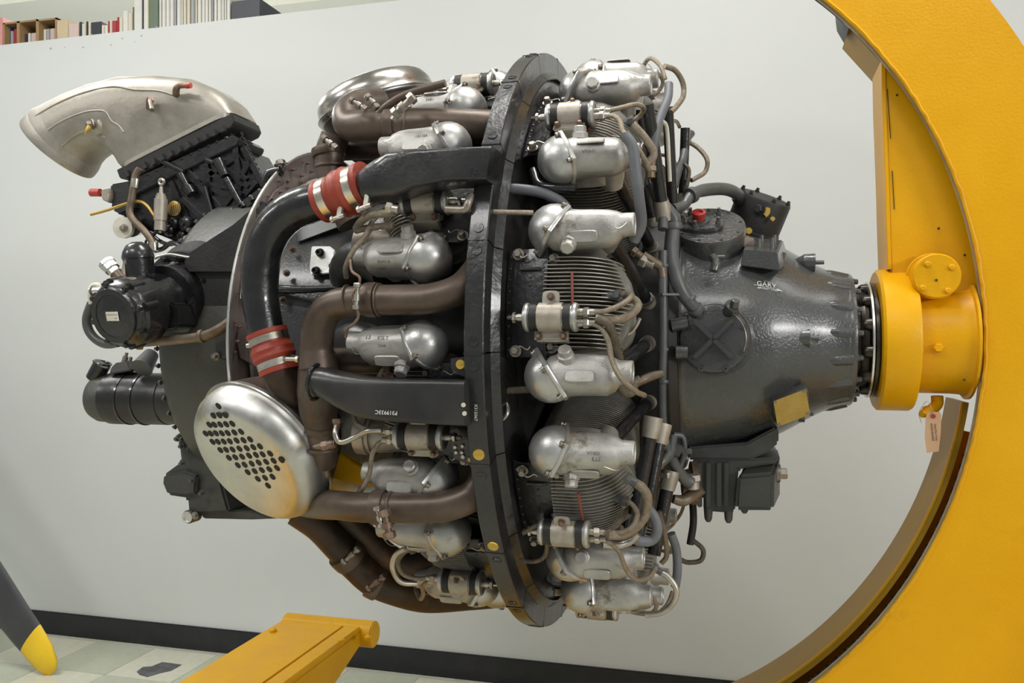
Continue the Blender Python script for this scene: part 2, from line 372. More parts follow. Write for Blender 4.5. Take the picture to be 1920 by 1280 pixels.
# weld bead along the inner edge of the front plate
wb = MB(); P = []
random.seed(5)
for i in range(150):
    a = math.radians(-62+i*.82); r_ = .9665+random.uniform(-.0012, .0012)
    P.append(RC+V(math.cos(a)*r_, -.101, math.sin(a)*r_))
sp('weld_bead', wb.tube(P, .0035, 6, smooth=False), 'yellowworn')
# upper gusset between hub and ring
yg = -.055
edge = [(1660, 112), (1661, 180), (1664, 260), (1667, 340), (1669, 420), (1672, 505)]
gp = [W(u, v, yg) for u, v in edge]
arc = []
a1 = math.degrees(math.atan2(gp[0].z-RC.z, gp[0].x-RC.x))
for i in range(24):
    a = math.radians(4+(a1-4)*i/23); arc.append(RC+V(math.cos(a)*.975, yg, math.sin(a)*.975))
poly = gp+[V(gp[-1].x, yg, ZC+.05), V(.99, yg, ZC+.05)]+arc[:-1]
sp('gusset_plate', MB().prism(poly, (0, .012, 0)), bevel=.001)
fg = MB()
for a, b in zip(gp, gp[1:]): fg.bar(a+V(0, .045, 0), b+V(0, .045, 0), .014, .11, up=(1, 0, 0))
fm = MB(); R = []
for p in gp: R.append([p+V(-.008, -.004, 0), p+V(.0, -.004, 0), p+V(.0, .13, 0), p+V(-.008, .13, 0)])
sp('gusset_flange', fm.rings(R), bevel=.001)
for (ua, va, ub, vb) in ((1663.5, 167, 1670, 260), (1673, 320, 1677, 392)):
    sp('slot', MB().bar(W(ua, va, yg-.0007), W(ub, vb, yg-.0007), .0022, .001), 'void')
for (u_, v_) in ((1682, 178), (1756, 525), (1809, 478), (1760, 428), (1808, 712)):
    pp = W(u_, v_, -.0565 if v_ < 500 else -.1225 if u_ == 1756 else -.108)
    sp('screw_hole', MB().cyl(pp, pp+V(0, .002, 0), .0024, seg=10), 'ink')
# top left tail of the frame, seen under the plate
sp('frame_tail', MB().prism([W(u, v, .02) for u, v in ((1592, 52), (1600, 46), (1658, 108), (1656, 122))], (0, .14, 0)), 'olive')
sp('tail_bracket', MB().prism([W(u, v, -.02) for u, v in ((1574, -10), (1582, -10), (1594, 22), (1592, 52), (1578, 28), (1576, 12))], (0, .1, 0)), 'baseboard', label='dark blue grey bracket')
# hub drum, neck and welds
A = V(0, 0, ZC)
def hubx(prof, seg=56): return MB().lathe(prof, A, (1, 0, 0), seg)
sp('hub_drum', hubx([(.803, .08), (.803, .144), (.808, .150), (.868, .150), (.873, .147), (.873, .09)]))
sp('hub_neck', hubx([(.86, .09), (.873, .112), (.95, .1125), (.968, .114), (.978, .118), (.984, .118), (.984, .1)]))
sp('neck_flange', hubx([(.976, .117), (.979, .124), (.984, .124), (.985, .11)]), 'yellowworn')
m = MB()
for i in range(64):
    a = 2*PI*i/64; b = 2*PI*(i+1)/64
    m.cyl(A+V(.874+random.uniform(-.001, .001), math.cos(a)*.118, math.sin(a)*.118), A+V(.874+random.uniform(-.001, .001), math.cos(b)*.118, math.sin(b)*.118), .005, seg=6)
sp('neck_weld', m, 'yellowworn')
cp = W(1757, 517, -.12)
sp('cover_disc', MB().lathe([(0, .0445), (.052, .0445), (.055, .042)], cp+V(0, .055, 0), (0, -1, 0), 40))
sp('cover_weld', MB().torus(cp+V(0, .05, 0), (0, 1, 0), .0455, .0045, 40, 6), 'yellowworn')
for (u_, v_) in ((1739, 495), (1784, 501), (1730, 540), (1777, 545)):
    p = W(u_, v_, -.12); sp('bolt_head', MB().lathe([(0, .0058), (.004, .0058), (.0055, .004)], p, (0, -1, 0), 12))
p = W(1758, 652, -.11); sp('plug', MB().hexn(p+V(0, .004, 0), (0, -1, 0), .0095, .013))
# drain elbow
pe = [W(1757, 742, -.02), W(1757, 756, -.02), W(1750, 765, -.03), W(1736, 773, -.05), W(1728, 777, -.06)]
sp('drain_elbow', MB().tube(pe, [.012, .012, .0115, .01, .007], 14), 'yellowworn')
sp('elbow_nut', MB().hexn(W(1742, 770, -.04), pe[-1]-pe[-2], .0125, .011, False), 'yellowworn')
# base frame under the engine (transverse foot beam and long beam)
zt = .42
def beam(cx, cy, lx, ly, name):
    m = MB().box((cx, cy, zt-.11), (lx, ly, .22)); sp(name, m, 'yellowworn', bevel=.006)
e1 = floorpt(535, 1157, zt); e2 = floorpt(700, 1172, zt); yc = (e1.y+e2.y)/2
# foot beam: trapezoid box along Y with flat lid strips
xl, xr = e1.x+.012, e2.x-.03
y0, y1 = -1.3, yc-.02
sec = lambda y: [V(xl, y, zt-.20), V(xr+.0, y, zt-.20), V(xr, y, zt-.012), V(xl, y, zt-.012)]
def sec2(y, dz): s_ = sec(y); s_[0].z = s_[1].z = zt-dz; return s_
sp('foot_beam', MB().rings([sec2(y0, .26), sec2(-.1, .26), sec2(y1, .055)]), 'yellowworn', bevel=.004)
sp('beam_lid', MB().box(((xl+xr)/2-.035, (y0+y1)/2, zt-.006), (xr-xl-.055, y1-y0, .012)), 'yellowworn', bevel=.002)
sp('beam_strip', MB().box((xr-.027, (y0+y1)/2+.0, zt-.004), (.05, y1-y0-.02, .016)), 'yellowworn', bevel=.002)
ep = [V(e1.x-.002, yc+.005, zt-.03), V(e2.x+.004, yc+.005, zt-.03)]
sp('beam_end_roll', MB().tube(ep, .042, 28, smooth=False), 'yellowworn', bevel=.003)
for (u_, v_) in ((512, 1183), (640, 1202), (690, 1197)):
    p = floorpt(u_, v_, zt+.001); sp('bolt_head', MB().lathe([(0, .011), (.006, .011), (.01, .006)], p, (0, 0, 1), 12), 'yellowworn')
q = floorpt(560, 1264, zt)
sp('long_beam', MB().box(((q.x+1.3)/2+.05, 0, zt-.115), (1.3-q.x, q.y*2, .20)), 'yellowworn', bevel=.004)
for k in (-.12, .1): sp('bolt_head', MB().lathe([(0, .011), (.006, .011), (.01, .006)], V(q.x+.16+k*.3, q.y-.03, zt-.016), (0, 0, 1), 12), 'yellowworn')
sp('pedestal', MB().prism([V(.95, -.25, 0.02), V(1.75, -.25, 0.02), V(1.75, -.25, .6), V(1.38, -.25, 1.0), V(1.22, -.25, .6), V(1.0, -.25, .35)], (0, .5, 0)), bevel=.004)
for (x, y) in ((xl+.1, y0+.1), (xl+.1, y1-.05), (1.3, -.2), (1.3, .2)):
    sp('caster', MB().lathe([(-.02, .06), (-.025, .08), (.025, .08), (.02, .06)], V(x, y, .08), (0, 1, 0), 24), 'blacksat')
    sp('caster_fork', MB().box((x, y, .17), (.05, .07, .12)), 'yellowworn')
# paper tag hanging from the drain elbow
tg = empty('paper_tag', W(1750, 785, -.075), 'tan paper tag on a thin wire hanging from the yellow drain elbow', 'tag')
tl = lambda p: p-tg.location
tp = [W(u, v, -.075) for u, v in ((1739, 772), (1762, 772), (1765, 778), (1764, 810), (1760, 846), (1738, 849), (1734, 820), (1736, 780))]
put('tag_card', MB().prism([tl(p) for p in tp], (0, .0008, 0)), 'tagpaper', tg)
pt = tl(W(1750, 780, -.0765)); put('eyelet', MB().torus(pt, (0, 1, 0), .0032, .0014, 16, 6), 'redcap', tg)
put('tag_wire', MB().tube([pt, tl(W(1746, 764, -.078)), tl(W(1738, 752, -.08)), tl(W(1727, 765, -.08)), tl(W(1723, 777, -.08)), tl(W(1728, 793, -.08))], .0007, 5), 'steel', tg)
for k, tx in enumerate(('R3350 ENGINE', 'Stand No 4 bay')):
    me = textmesh(tx, .0055, .0001); me.materials.append(MAT['ink'])
    put('handwriting', me, 'ink', tg, Matrix.Translation(tl(W(1748+k*7, 810, -.0762))) @ Matrix.Rotation(PI/2, 4, 'X') @ Matrix.Rotation(-PI/2+.1, 4, 'Z'))
# ------------------------------------------------------------------ propeller blade leaning at the left
def pw(u, v, Y): return W(u, v, Y)
ptip = floorpt(100, 1268, 0)
YP = ptip.y
outer = [(-420, 420), (-200, 742), (-60, 955), (0, 1052), (52, 1135), (75, 1170), (97, 1208), (107, 1240), (104, 1258), (92, 1267)]
inner_ = [(-520, 520), (-300, 800), (-120, 1025), (0, 1175), (24, 1204), (40, 1222), (58, 1243), (72, 1256), (82, 1264), (90, 1267.5)]
prop = empty('propeller_blade', (ptip.x, YP, 0), 'black propeller blade with yellow tip standing at the lower left corner', 'propeller')
def blade(i0, i1, name, mt):
    m = MB(); R = []
    for i in range(i0, i1):
        a = pw(*outer[i], YP); b = pw(*inner_[i], YP); c = (a+b)/2; h = (b-a)/2; L = h.length; th = min(.022, .02*L/.05+.001)*(1 if i < 8 else .5)
        ring = []
        for q in range(16):
            t = 2*PI*q/16; ring.append(c+h*math.cos(t)+V(0, 1, 0)*th*math.sin(t)-prop.location)
        R.append(ring)
    return put(name, m.rings(R), mt, prop, label='yellow painted tip' if mt == 'proptip' else None, angle=60)
blade(0, 6, 'blade', 'propblack')
blade(5, 10, 'blade_tip', 'proptip')
hb = pw(-470, 470, YP)-prop.location
put('blade_shank', MB().cyl(hb, hb+V(-.5, 0, .6), .09, .1, 24), 'propblack', prop)
# ------------------------------------------------------------------ the engine
eng = empty('radial_engine', (0, 0, ZC), 'large twin row radial aircraft engine with grey nose case held by the yellow stand', 'engine')
def ep_(name, m, mt, **k): return put(name, m, mt, eng, **k)
X1 = (1, 0, 0); O = V(0, 0, 0)
def lx(prof, seg=72): return MB().lathe(prof, O, X1, seg)
boltm = {}
def boltmesh(r, h, mt, kind='hex'):
    k = (r, h, mt, kind)
    if k not in boltm:
        m = MB()
        if kind == 'hex': m.hexn(O, (0, 0, 1), r, h)
        elif kind == 'socket':
            m.lathe([(0, r*1.5), (h*.25, r*1.5), (h*.25, r), (h, r), (h, r*.55), (h*.5, r*.5)], O, (0, 0, 1), 14)
        elif kind == 'stud': m.cyl(O, V(0, 0, h), r, seg=8); m.hexn(O, (0, 0, 1), r*1.7, h*.4)
        elif kind == 'screw':
            m.lathe([(0, r), (h, r*.92), (h, r*.6), (h*1.01, 0)], O, (0, 0, 1), 16); m.box((0, 0, h), (r*1.3, r*.16, h*.5))
        me = m.mesh('bolt'); me.materials.append(MAT[mt]); boltm[k] = me
    return boltm[k]
def bolt(o, d, r, h, mt='bolt', kind='hex', parent=None, name=None):
    return put(name or ('screw' if kind == 'screw' else 'bolt'), boltmesh(r, h, mt, kind), mt, parent or eng, frame(o, d))

# core and cases
ep_('crankcase', lx([(-.30, .20), (-.28, .30), (.395, .30), (.41, .285), (.415, .1)]), 'blacksat')
ep_('supercharger_case', lx([(-.445, .2), (-.44, .375), (-.425, .385), (-.30, .372), (-.24, .35), (-.16, .30), (-.15, .2)]), 'nosegrey', label='dark grey blower case behind the exhaust pipes')
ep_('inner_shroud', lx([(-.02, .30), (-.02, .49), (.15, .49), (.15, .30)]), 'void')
disc = ep_('firewall_ring', lx([(-.470, .30), (-.470, .462), (-.462, .462), (-.460, .30)], 96), 'disc', label='wide thin brownish ring plate with studs')
ep_('ring_lip', MB().torus((-.466, 0, 0), X1, .462, .0042, 110, 8), 'bright', label='bright rolled edge of the ring plate')
ep_('seal_strip', lx([(-.458, .372), (-.455, .405), (-.448, .405), (-.446, .38)], 90), 'bright')
for i in range(26):
    a = -50+i*7.8; bolt(polar(-.459, .45, a), X1, .0022, .003, 'rustbolt', 'hex', disc)
for i, (u_, v_) in enumerate(((553, 375), (567, 343), (582, 322), (560, 357), (590, 336), (600, 312), (536, 352), (522, 360), (505, 388), (548, 318), (575, 306), (563, 330))):
    X = -.458; a = (u_-960)/F; t = (X-CAM.x)/(-sn+a*cs); p = CAM+Vector((-sn+a*cs, cs+a*sn, -(v_-637)/F))*t; p.z -= ZC
    bolt(p, X1, .0018, .010, 'rustbolt', 'stud', disc)
def onplane(u_, v_, X):
    a = (u_-960)/F; t = (X-CAM.x)/(-sn+a*cs); p = CAM+Vector((-sn+a*cs, cs+a*sn, -(v_-637)/F))*t; p.z -= ZC; return p
for poly in (((497, 385), (512, 360), (538, 340), (545, 348), (520, 400), (505, 395)), ((447, 612), (462, 606), (474, 612), (480, 670), (468, 682), (450, 672), (444, 640)), ((452, 520), (458, 518), (459, 562), (449, 560))):
    m = MB().prism([onplane(u_, v_, -.4585) for u_, v_ in poly], (.003, 0, 0)); put('access_plate', m, 'disc' if poly[0][0] != 452 else 'cream', disc, bevel=.001)
    if poly[0][0] != 452:
        for u_, v_ in poly[::2]: bolt(onplane(u_, v_, -.456), X1, .003, .005, 'rustbolt', 'hex', disc)
f1 = onplane(530, 318, -.46); ep_('fitting', MB().cyl(f1+V(-.01, 0, -.005), f1+V(-.004, 0, .012), .009).hexn(f1+V(-.004, 0, .01), (-.2, 0, 1), .011, .01), 'steel')
f1 = onplane(520, 325, -.47); ep_('drain_block', MB().tube([f1+V(-.03, 0, -.02), f1+V(-.02, 0, 0), f1+V(.01, 0, .005)], .011, 10), 'black')
# plates on the blower case
for poly in (((586, 462), (620, 462), (630, 470), (628, 512), (584, 516), (582, 500)), ((553, 400), (610, 400), (650, 410), (640, 425), (560, 455))):
    m = MB().prism([ER(u_, v_, .384) for u_, v_ in poly], (0, -.006, 0)); pl = ep_('side_plate', m, 'cover' if poly[0][0] == 586 else 'greypipe', bevel=.002)
for u_, v_ in ((601, 474), (594, 508), (626, 500)): bolt(ER(u_, v_, .392), (0, -1, .1), .0062, .012, 'black', 'socket')
ep_('tie_rod', MB().tube([ER(500, 543, .40), ER(562, 543, .41), ER(640, 540, .41)], [.012, .008, .006], 12), 'black')
ep_('tie_rod', MB().tube([ER(545, 541, .43), ER(660, 541, .43)], .0045, 10), 'black')
for u_, v_ in ((549, 468), (538, 512), (530, 562)): bolt(ER(u_, v_, .40), (.3, -1, .1), .003, .02, 'rustbolt', 'stud')

# ------------ cylinders
def build_cylinder(mx, name):
    def Vm(x, y, z): return V(mx*x, y, z)
    root_m = MB()
    cx = .145
    root_m.lathe([(.26, .07), (.28, .08), (.50, .082), (.54, .082), (.560, .066), (.575, .03)], V(mx*cx, 0, 0), (0, 0, 1), 32)
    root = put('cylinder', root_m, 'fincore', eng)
    fins = MB(); z = .315
    while z < .538:
        t = (z-.315)/.26; r = .090+.020*min(1, t*1.5) if z < .54 else .110-(z-.54)*.35
        ring0 = sup((mx*cx, 0, z), V(1, 0, 0), V(0, 1, 0), r, r*.93, 2.4, 28); ring1 = [p+V(0, 0, .0016) for p in ring0]
        fins.rings([ring0, ring1]); z += .0074
    put('cooling_fins', fins, 'fin', root, kind='stuff')
    top = MB()
    for i in range(23):
        y = -.080+i*.0073; prof = []
        rr = .113
        for k in range(9):
            a = math.radians(-4+k*11); prof.append(V(mx*(cx+.002+ (rr-abs(y)*.35)*math.cos(a)), y, .508+.098*math.sin(a)-y*y*2.2))
        prof.append(V(mx*(cx-.04), y, .606-y*y*2.2)); prof.append(V(mx*(cx-.04), y, .50))
        top.prism(prof, (0, .0018, 0))
    put('head_fins', top, 'fin', root, kind='stuff')
    if mx > 0: put('fin_stripe', MB().tube([Vm(.163, -.055, .6075), Vm(.160, -.01, .6105), Vm(.157, .05, .6075)], .0026, 6), 'redpaint', root, label='red paint streak across the fins')
    # rocker boxes, covers
    for sg in (1, -1):
        yc = sg*.130; zc = .590; tilt = V(0, -sg*.22, 1).normalized(); tang = V(0, 1, sg*.22).normalized()
        m = MB(); R = []
        for x, a, b, dy, n in ((.105, .020, .026, -.004, 2.2), (.120, .034, .036, -.002, 2.3), (.142, .039, .0385, 0, 2.5), (.165, .0355, .036, .001, 2.7), (.200, .0345, .034, .001, 2.8), (.220, .034, .033, 0, 2.6), (.234, .029, .028, .002, 2.3), (.242, .0215, .022, .006, 2), (.262, .0205, .021, .007, 2), (.2625, .015, .016, .007, 2), (.256, .0145, .015, .007, 2)):
            R.append(sup(V(mx*x, yc, zc)+tang*dy, tang, tilt, a, b, n, 28))
        m.rings(R)
        # pushrod foot and mounting neck
        m2 = MB().rings([sup(V(mx*.15, yc-sg*.015, .53), V(1, 0, 0), tang, .06, .034, 3, 24), sup(V(mx*.15, yc, .58), V(1, 0, 0), tang, .055, .032, 3, 24)])
        m2.cyl(Vm(.205, yc-sg*.01, .525), Vm(.212, yc-sg*.002, .575), .022, .024)
        rb = put('rocker_box', m, 'cast', root, angle=50); put('rocker_neck', m2, 'cast', root)
        put('mould_panel', MB().rings([sup(V(mx*.178, yc, zc)+tilt*.0365-tang*.012*1, V(1, 0, 0), tang, .026, .011, 5, 20), sup(V(mx*.178, yc, zc)+tilt*.0385-tang*.012, V(1, 0, 0), tang, .0245, .0095, 5, 20)]), 'cast', root)
        # cover
        ax = (V(-mx*math.cos(math.radians(33)), sg*math.sin(math.radians(33)), .12)).normalized()
        oc = V(mx*.122, yc, zc-.001)
        ex, ey, ez = basis(ax, tilt)
        fl_ = MB(); nb = 5
        ring = []
        for q in range(40):
            t = 2*PI*q/40; r = .0500+.0065*max(0, math.cos(nb*(t-.3)))**3; ring.append(ex*math.cos(t)*r+ey*math.sin(t)*r)
        fl_.rings([[oc+p*.97-ez*.004 for p in ring], [oc+p-ez*.002 for p in ring], [oc+p+ez*.003 for p in ring], [oc+p*.97+ez*.0045 for p in ring]])
        put('cover_flange', fl_, 'cover', root)
        dm = MB().lathe([(.003, .0480), (.012, .0470), (.023, .0432), (.033, .0368), (.042, .027), (.0475, .016), (.0495, .007), (.0498, 0.0)], oc, ax, 32, up=tilt)
        put('rocker_cover', dm, 'cover', root, angle=70)
        for q in range(nb):
            t = .3+2*PI*q/nb; p = oc+(ex*math.cos(t)+ey*math.sin(t))*.0508+ez*.004
            bolt(p, ez, .0046, .008, 'bolt', 'socket', root, 'cover_bolt')
        # hex plug and mounting bolt
        pz = V(mx*.152, yc, zc)+tilt*.036-tang*sg*.024
        put('plug_cap', MB().lathe([(-.006, .0155), (.004, .0155), (.006, .0125), (.016, .0125), (.018, .0105)], pz, (tilt-tang*sg*.55), 8), 'cast', root)
        bolt(V(mx*.118, yc-sg*.050, .578), (0, 0, 1), .0075, .016, 'bolt', 'hex', root, 'mounting_bolt')
        # pushrod tubes
        a = Vm(.212, yc-sg*.002, .56); b = Vm(.262, sg*.034, .285)
        put('pushrod_tube', MB().cyl(a, b, .0135, .0125, 18), 'black', root)
        d = (b-a).normalized()
        put('tube_collar', MB().lathe([(-.035, .0165), (-.012, .018), (0, .0185), (.004, .0215), (.02, .0215)], b, d, 18), 'tancast', root)
        put('tube_seal', MB().cyl(b-d*.045, b-d*.034, .0152), 'steel', root)
        put('box_end_ring', MB().torus(V(mx*.262, yc, zc)+tang*.007, X1, .018, .0028, 20, 6), 'cast', root)
        put('lock_wire', MB().tube([V(mx*.262, yc, zc)+tang*.02+tilt*.01, V(mx*.24, yc, zc)+tilt*.033, V(mx*.215, yc, zc)+tilt*.0372+tang*.012], .0007, 5), 'steel', root)
    # ignition coil
    zc = .626; yy = -.032
    def cx_(x): return Vm(x, yy, zc)
    put('ignition_coil', MB().lathe([(.078, .006), (.078, .020), (.084, .0225), (.168, .0225), (.174, .020), (.174, .006)], (0, yy, zc), (mx, 0, 0), 26), 'steel', root, label='silver ended ignition coil canister')
    for x in (.0835, .1685): put('coil_ring', MB().torus(cx_(x), X1, .0205, .0055, 26, 8), 'cover', root)
    for x in (.096, .156): put('coil_band', MB().lathe([(-.0065, .02), (-.0065, .0245), (.0065, .0245), (.0065, .02)], cx_(x), X1, 26), 'blacksat', root, label='black rubber band')
    br = MB(); R = []
    for i in range(15):
        a = math.radians(-15+i*210/14); e = V(0, math.cos(a), math.sin(a)); c = V(0, yy, zc)
        R.append([V(mx*.1045, 0, 0)+c+e*.0232, V(mx*.1475, 0, 0)+c+e*.0232, V(mx*.1475, 0, 0)+c+e*.0262, V(mx*.1045, 0, 0)+c+e*.0262])
    br.rings(R)
    br.rings([sup(V(mx*.126, yy+.032, zc+.004), V(1, 0, 0), V(0, 1, 0), .0155, .014, 3.5, 20), sup(V(mx*.126, yy+.032, zc+.0075), V(1, 0, 0), V(0, 1, 0), .0155, .014, 3.5, 20)])
    br.box(Vm(.126, yy-.031, zc-.006), (.060, .016, .006)); br.box(Vm(.126, yy-.036, zc-.022), (.052, .012, .034))
    put('coil_bracket', br, 'tancast', root, bevel=.0008)
    for x, y, z in ((.126, yy+.035, zc+.0075), (.104, yy-.033, zc-.003), (.148, yy-.033, zc-.003)):
        bolt(Vm(x, y, z), (0, 0, 1), .0048, .008, 'rustbolt', 'hex', root, 'bracket_bolt')
    put('coil_pedestal', MB().box(Vm(.126, yy, zc-.05), (.055, .05, .06)), 'cast', root, bevel=.004)
    cn = MB(); cn.lathe([(.046, .002), (.048, .0035), (.056, .004), (.058, .0055), (.066, .0055)], (0, yy, zc), (mx, 0, 0), 12)
    cn.hexn(Vm(.062, yy, zc), (-mx, 0, 0), .0095, .006, False); cn.lathe([(.066, .007), (.08, .0075)], (0, yy, zc), (mx, 0, 0), 14)
    put('coil_connector', cn, 'steel', root)
    cn = MB()
    for dy in (.008, -.010):
        cn.lathe([(.174, .0075), (.182, .0075), (.182, .0068), (.186, .0068)], (0, yy+dy, zc), (mx, 0, 0), 14)
        cn.hexn(Vm(.183, yy+dy, zc), (mx, 0, 0), .0092, .010, False); cn.lathe([(.193, .0062), (.203, .0058)], (0, yy+dy, zc), (mx, 0, 0), 12)
    put('lead_nuts', cn, 'steel', root)
    # leads and plugs
    put('plug_lead', MB().tube([Vm(.195, yy+.008, zc), Vm(.222, yy+.010, zc+.004), Vm(.250, yy+.022, zc+.002), Vm(.262, yy+.038, zc-.016), Vm(.252, yy+.045, zc-.035), Vm(.238, yy+.045, zc-.045)], .0048, 10), 'braid', root, label='braided metal spark plug lead')
    put('plug_lead', MB().tube([Vm(.195, yy-.010, zc), Vm(.212, yy-.018, zc+.002), Vm(.226, yy-.040, zc+.002), Vm(.234, yy-.075, zc+.004), Vm(.250, yy-.105, zc+.004), Vm(.272, yy-.125, zc-.020), Vm(.283, yy-.130, zc-.05)], .0048, 10), 'braid', root, label='long braided lead bending past the rocker box')
    put('spark_plug', MB().cyl(Vm(.238, yy+.045, zc-.045), Vm(.208, yy+.045, zc-.055), .0085).hexn(Vm(.24, yy+.045, zc-.044), (-mx*1, 0, -.3), .0105, .012, False), 'greypipe', root)
    # baffle
    bf = MB(); R = []
    nseg = 10
    for x, z in ((.028, .560), (.034, .590), (.048, .598), (.110, .601), (.112, .590)):
        R.append([Vm(x, -.098+.196*k/nseg, z-((-.098+.196*k/nseg)**2)*1.1) for k in range(nseg+1)]+[Vm(x, .098-.196*k/nseg, z-.004-((.098-.196*k/nseg)**2)*1.1) for k in range(nseg+1)])
    bf.rings(R); put('baffle', bf, 'blackworn', root, label='riveted black sheet metal baffle')
    put('baffle_bead', MB().tube([Vm(.060, .060, .598), Vm(.085, .060, .599), Vm(.098, .060, .598)], .003, 8), 'blackworn', root)
    rv = MB()
    for i in range(9):
        for x in (.030, .040, .104):
            y = -.085+i*.021; rv.lathe([(0, .0028), (.0012, .0022), (.0018, .0008)], Vm(x, y, (.582 if x < .035 else .594 if x < .05 else .6005)-y*y*1.1), (0, 0, 1), 8)
    for y in (.03, -.005, .045): rv.lathe([(0, .003), (.0012, .0024), (.0018, .0008)], Vm(.08, y, .5995-y*y*1.1), (0, 0, 1), 8)
    put('rivets', rv, 'blackworn', root, kind='stuff')
    for sg in (1, -1):
        bolt(Vm(.055, sg*.088, .592), (0, 0, 1), .0075, .011, 'bolt', 'hex', root, 'mounting_bolt')
        put('safety_wire', MB().tube([Vm(.055, sg*.088, .601), Vm(.065, sg*.080, .603), Vm(.078, sg*.086, .602), Vm(.083, sg*.08, .60)], .0012, 6), 'steel', root)
    return root
def cyl_matrix(x0, deg):
    a = math.radians(deg); z = V(0, -math.cos(a), math.sin(a)); x = V(1, 0, 0); y = z.cross(x)
    m = Matrix((x, y, z)).transposed().to_4x4() @ Matrix.Scale(.95, 4); m.translation = V(x0, 0, 0); return m
front = build_cylinder(1, 'front'); rear = build_cylinder(-1, 'rear')
XR = .11
for k in range(9):
    c = front if k == 0 else copy_tree(front, eng); c.matrix_local = cyl_matrix(XR, 6.5+40*k+(1.5 if k == 8 else 0))
    c = rear if k == 0 else copy_tree(rear, eng); c.matrix_local = cyl_matrix(XR, (-13.5, 27.2, 66, 107, 147, 187, 227, 267, 308.5)[k])

# ------------ black cowl ring in segments
def ringseg(a0, a1):
    m = MB(); R = []; n = 8; ro = .641
    for i in range(n+1):
        a = a0+(a1-a0)*i/n
        sec = [(-.017, ro-.002), (-.015, ro), (.015, ro), (.017, ro-.002), (.017, ro-.040), (.030, ro-.052), (.030, ro-.055), (.013, ro-.043), (.013, ro-.005), (-.013, ro-.005), (-.013, ro-.028), (-.017, ro-.028)]
        R.append([polar(x, r, a) for x, r in sec])
    return m.rings(R)
step = 360/21
sg0 = ringseg(-step/2+.12, step/2-.12).mesh('ring_segment', 0, 30); sg0.materials.append(MAT['blackworn'])
lip = MB(); lip.rings([[polar(x, r, a) for x, r in ((-.0180, .637), (-.0168, .6422), (.0168, .6422), (.0180, .637))] for a in (-.22, .22)])
lipm = lip.mesh('joint_strip'); lipm.materials.append(MAT['blackworn'])
for k in range(21):
    a = -2+step*(k+.5); R_ = Matrix.Rotation(math.radians(-a), 4, 'X')
    o = put('ring_segment', sg0, 'blackworn', eng, Matrix.Translation((XR, 0, 0)) @ R_)
    for da in (-step/2+1.8, step/2-1.8):
        gold = k in (19, 20) and da < 0
        bolt(polar(0, .6405, da), polar(0, 1, da), .0105 if gold else .0095, .0022, 'goldbolt' if gold else 'blackworn', 'screw', o)
    j = put('joint_strip', lipm, 'blackworn', o, Matrix.Rotation(math.radians(-step/2), 4, 'X'))
ep_('ring_web', MB().lathe([(.128, .50), (.124, .590), (.128, .592), (.140, .560), (.142, .50)], O, X1, 90), 'blackworn')
ep_('ring_web', MB().lathe([(.078, .50), (.078, .575), (.096, .595), (.098, .585), (.084, .50)], O, X1, 90), 'blacksat')
# bracket with holes below the ducts
m = MB().prism([ER(u_, v_, .625) for u_, v_ in ((846, 828), (885, 822), (900, 820), (908, 870), (880, 872), (850, 858))], (0, .004, 0)); gb = ep_('gusset_bracket', m, 'blackworn')
for u_, v_, r in ((868, 856, .0035), (881, 861, .004), (867, 836, .0028), (866, 848, .0028), (853, 838, .0028), (855, 848, .0028)):
    bolt(ER(u_, v_, .627), (0, -1, -.3), r, .002, 'goldbolt' if v_ == 861 else 'cream', 'screw', gb)
m = MB().prism([ER(u_, v_, .63) for u_, v_ in ((845, 672), (875, 668), (876, 708), (860, 702), (846, 690))], (0, .004, 0)); gb = ep_('gusset_bracket', m, 'blackworn')
bolt(ER(864, 683, .632), (0, -1, .05), .0085, .003, 'goldbolt', 'screw', gb)

# ------------ exhaust pipes
def pipe(name, pts, r, mt, seg=22, **k): return ep_(name, MB().tube([E(*p) for p in pts], r, seg, 8), mt, **k)
pipe('exhaust_pipe', ((960, 238, -.34), (900, 237, -.385), (820, 234, -.40), (740, 234, -.40), (690, 236, -.40)), .0325, 'exhaust', label='brown exhaust pipe running under the upper rocker boxes')
pipe('exhaust_elbow', ((735, 234, -.40), (690, 236, -.40), (658, 236, -.38), (652, 214, -.35), (672, 196, -.29), (705, 190, -.2)), .0315, 'exhaust')
pipe('exhaust_pipe', ((915, 470, -.52), (893, 510, -.56), (860, 543, -.59), (805, 560, -.60), (745, 562, -.60), (700, 562, -.60)), .0265, 'exhaust', label='brown exhaust pipe rising to the black ring at mid height')
pipe('exhaust_elbow', ((705, 562, -.60), (660, 565, -.60), (622, 575, -.59), (600, 605, -.58), (594, 650, -.57), (596, 690, -.57)), [.0265, .0265, .028, .030, .030, .034], 'exhaust')
pipe('exhaust_junction', ((596, 660, -.57), (598, 700, -.56), (598, 735, -.55), (598, 770, -.54), (602, 800, -.53), (604, 835, -.52), (606, 865, -.50)), [.031, .038, .040, .036, .029, .028, .028], 'exhaust', label='swollen brown exhaust junction standing upright')
pipe('exhaust_pipe', ((600, 680, -.52), (650, 676, -.51), (700, 676, -.50), (760, 676, -.46)), .0255, 'exhaust', label='short brown exhaust stub behind the rocker box')
pipe('exhaust_pipe', ((560, 690, -.45), (545, 730, -.45), (560, 770, -.45), (600, 850, -.45)), .03, 'exhaust_dark')
pipe('exhaust_pipe', ((935, 820, -.5), (915, 880, -.53), (890, 925, -.54), (840, 947, -.55), (780, 951, -.55), (715, 951, -.55)), .0275, 'exhaust', label='brown exhaust pipe curving under the lower rocker box')
pipe('exhaust_elbow', ((725, 951, -.55), (680, 951, -.55), (632, 947, -.52), (596, 944, -.44), (560, 938, -.34)), [.027, .027, .027, .030, .032], 'exhaust')
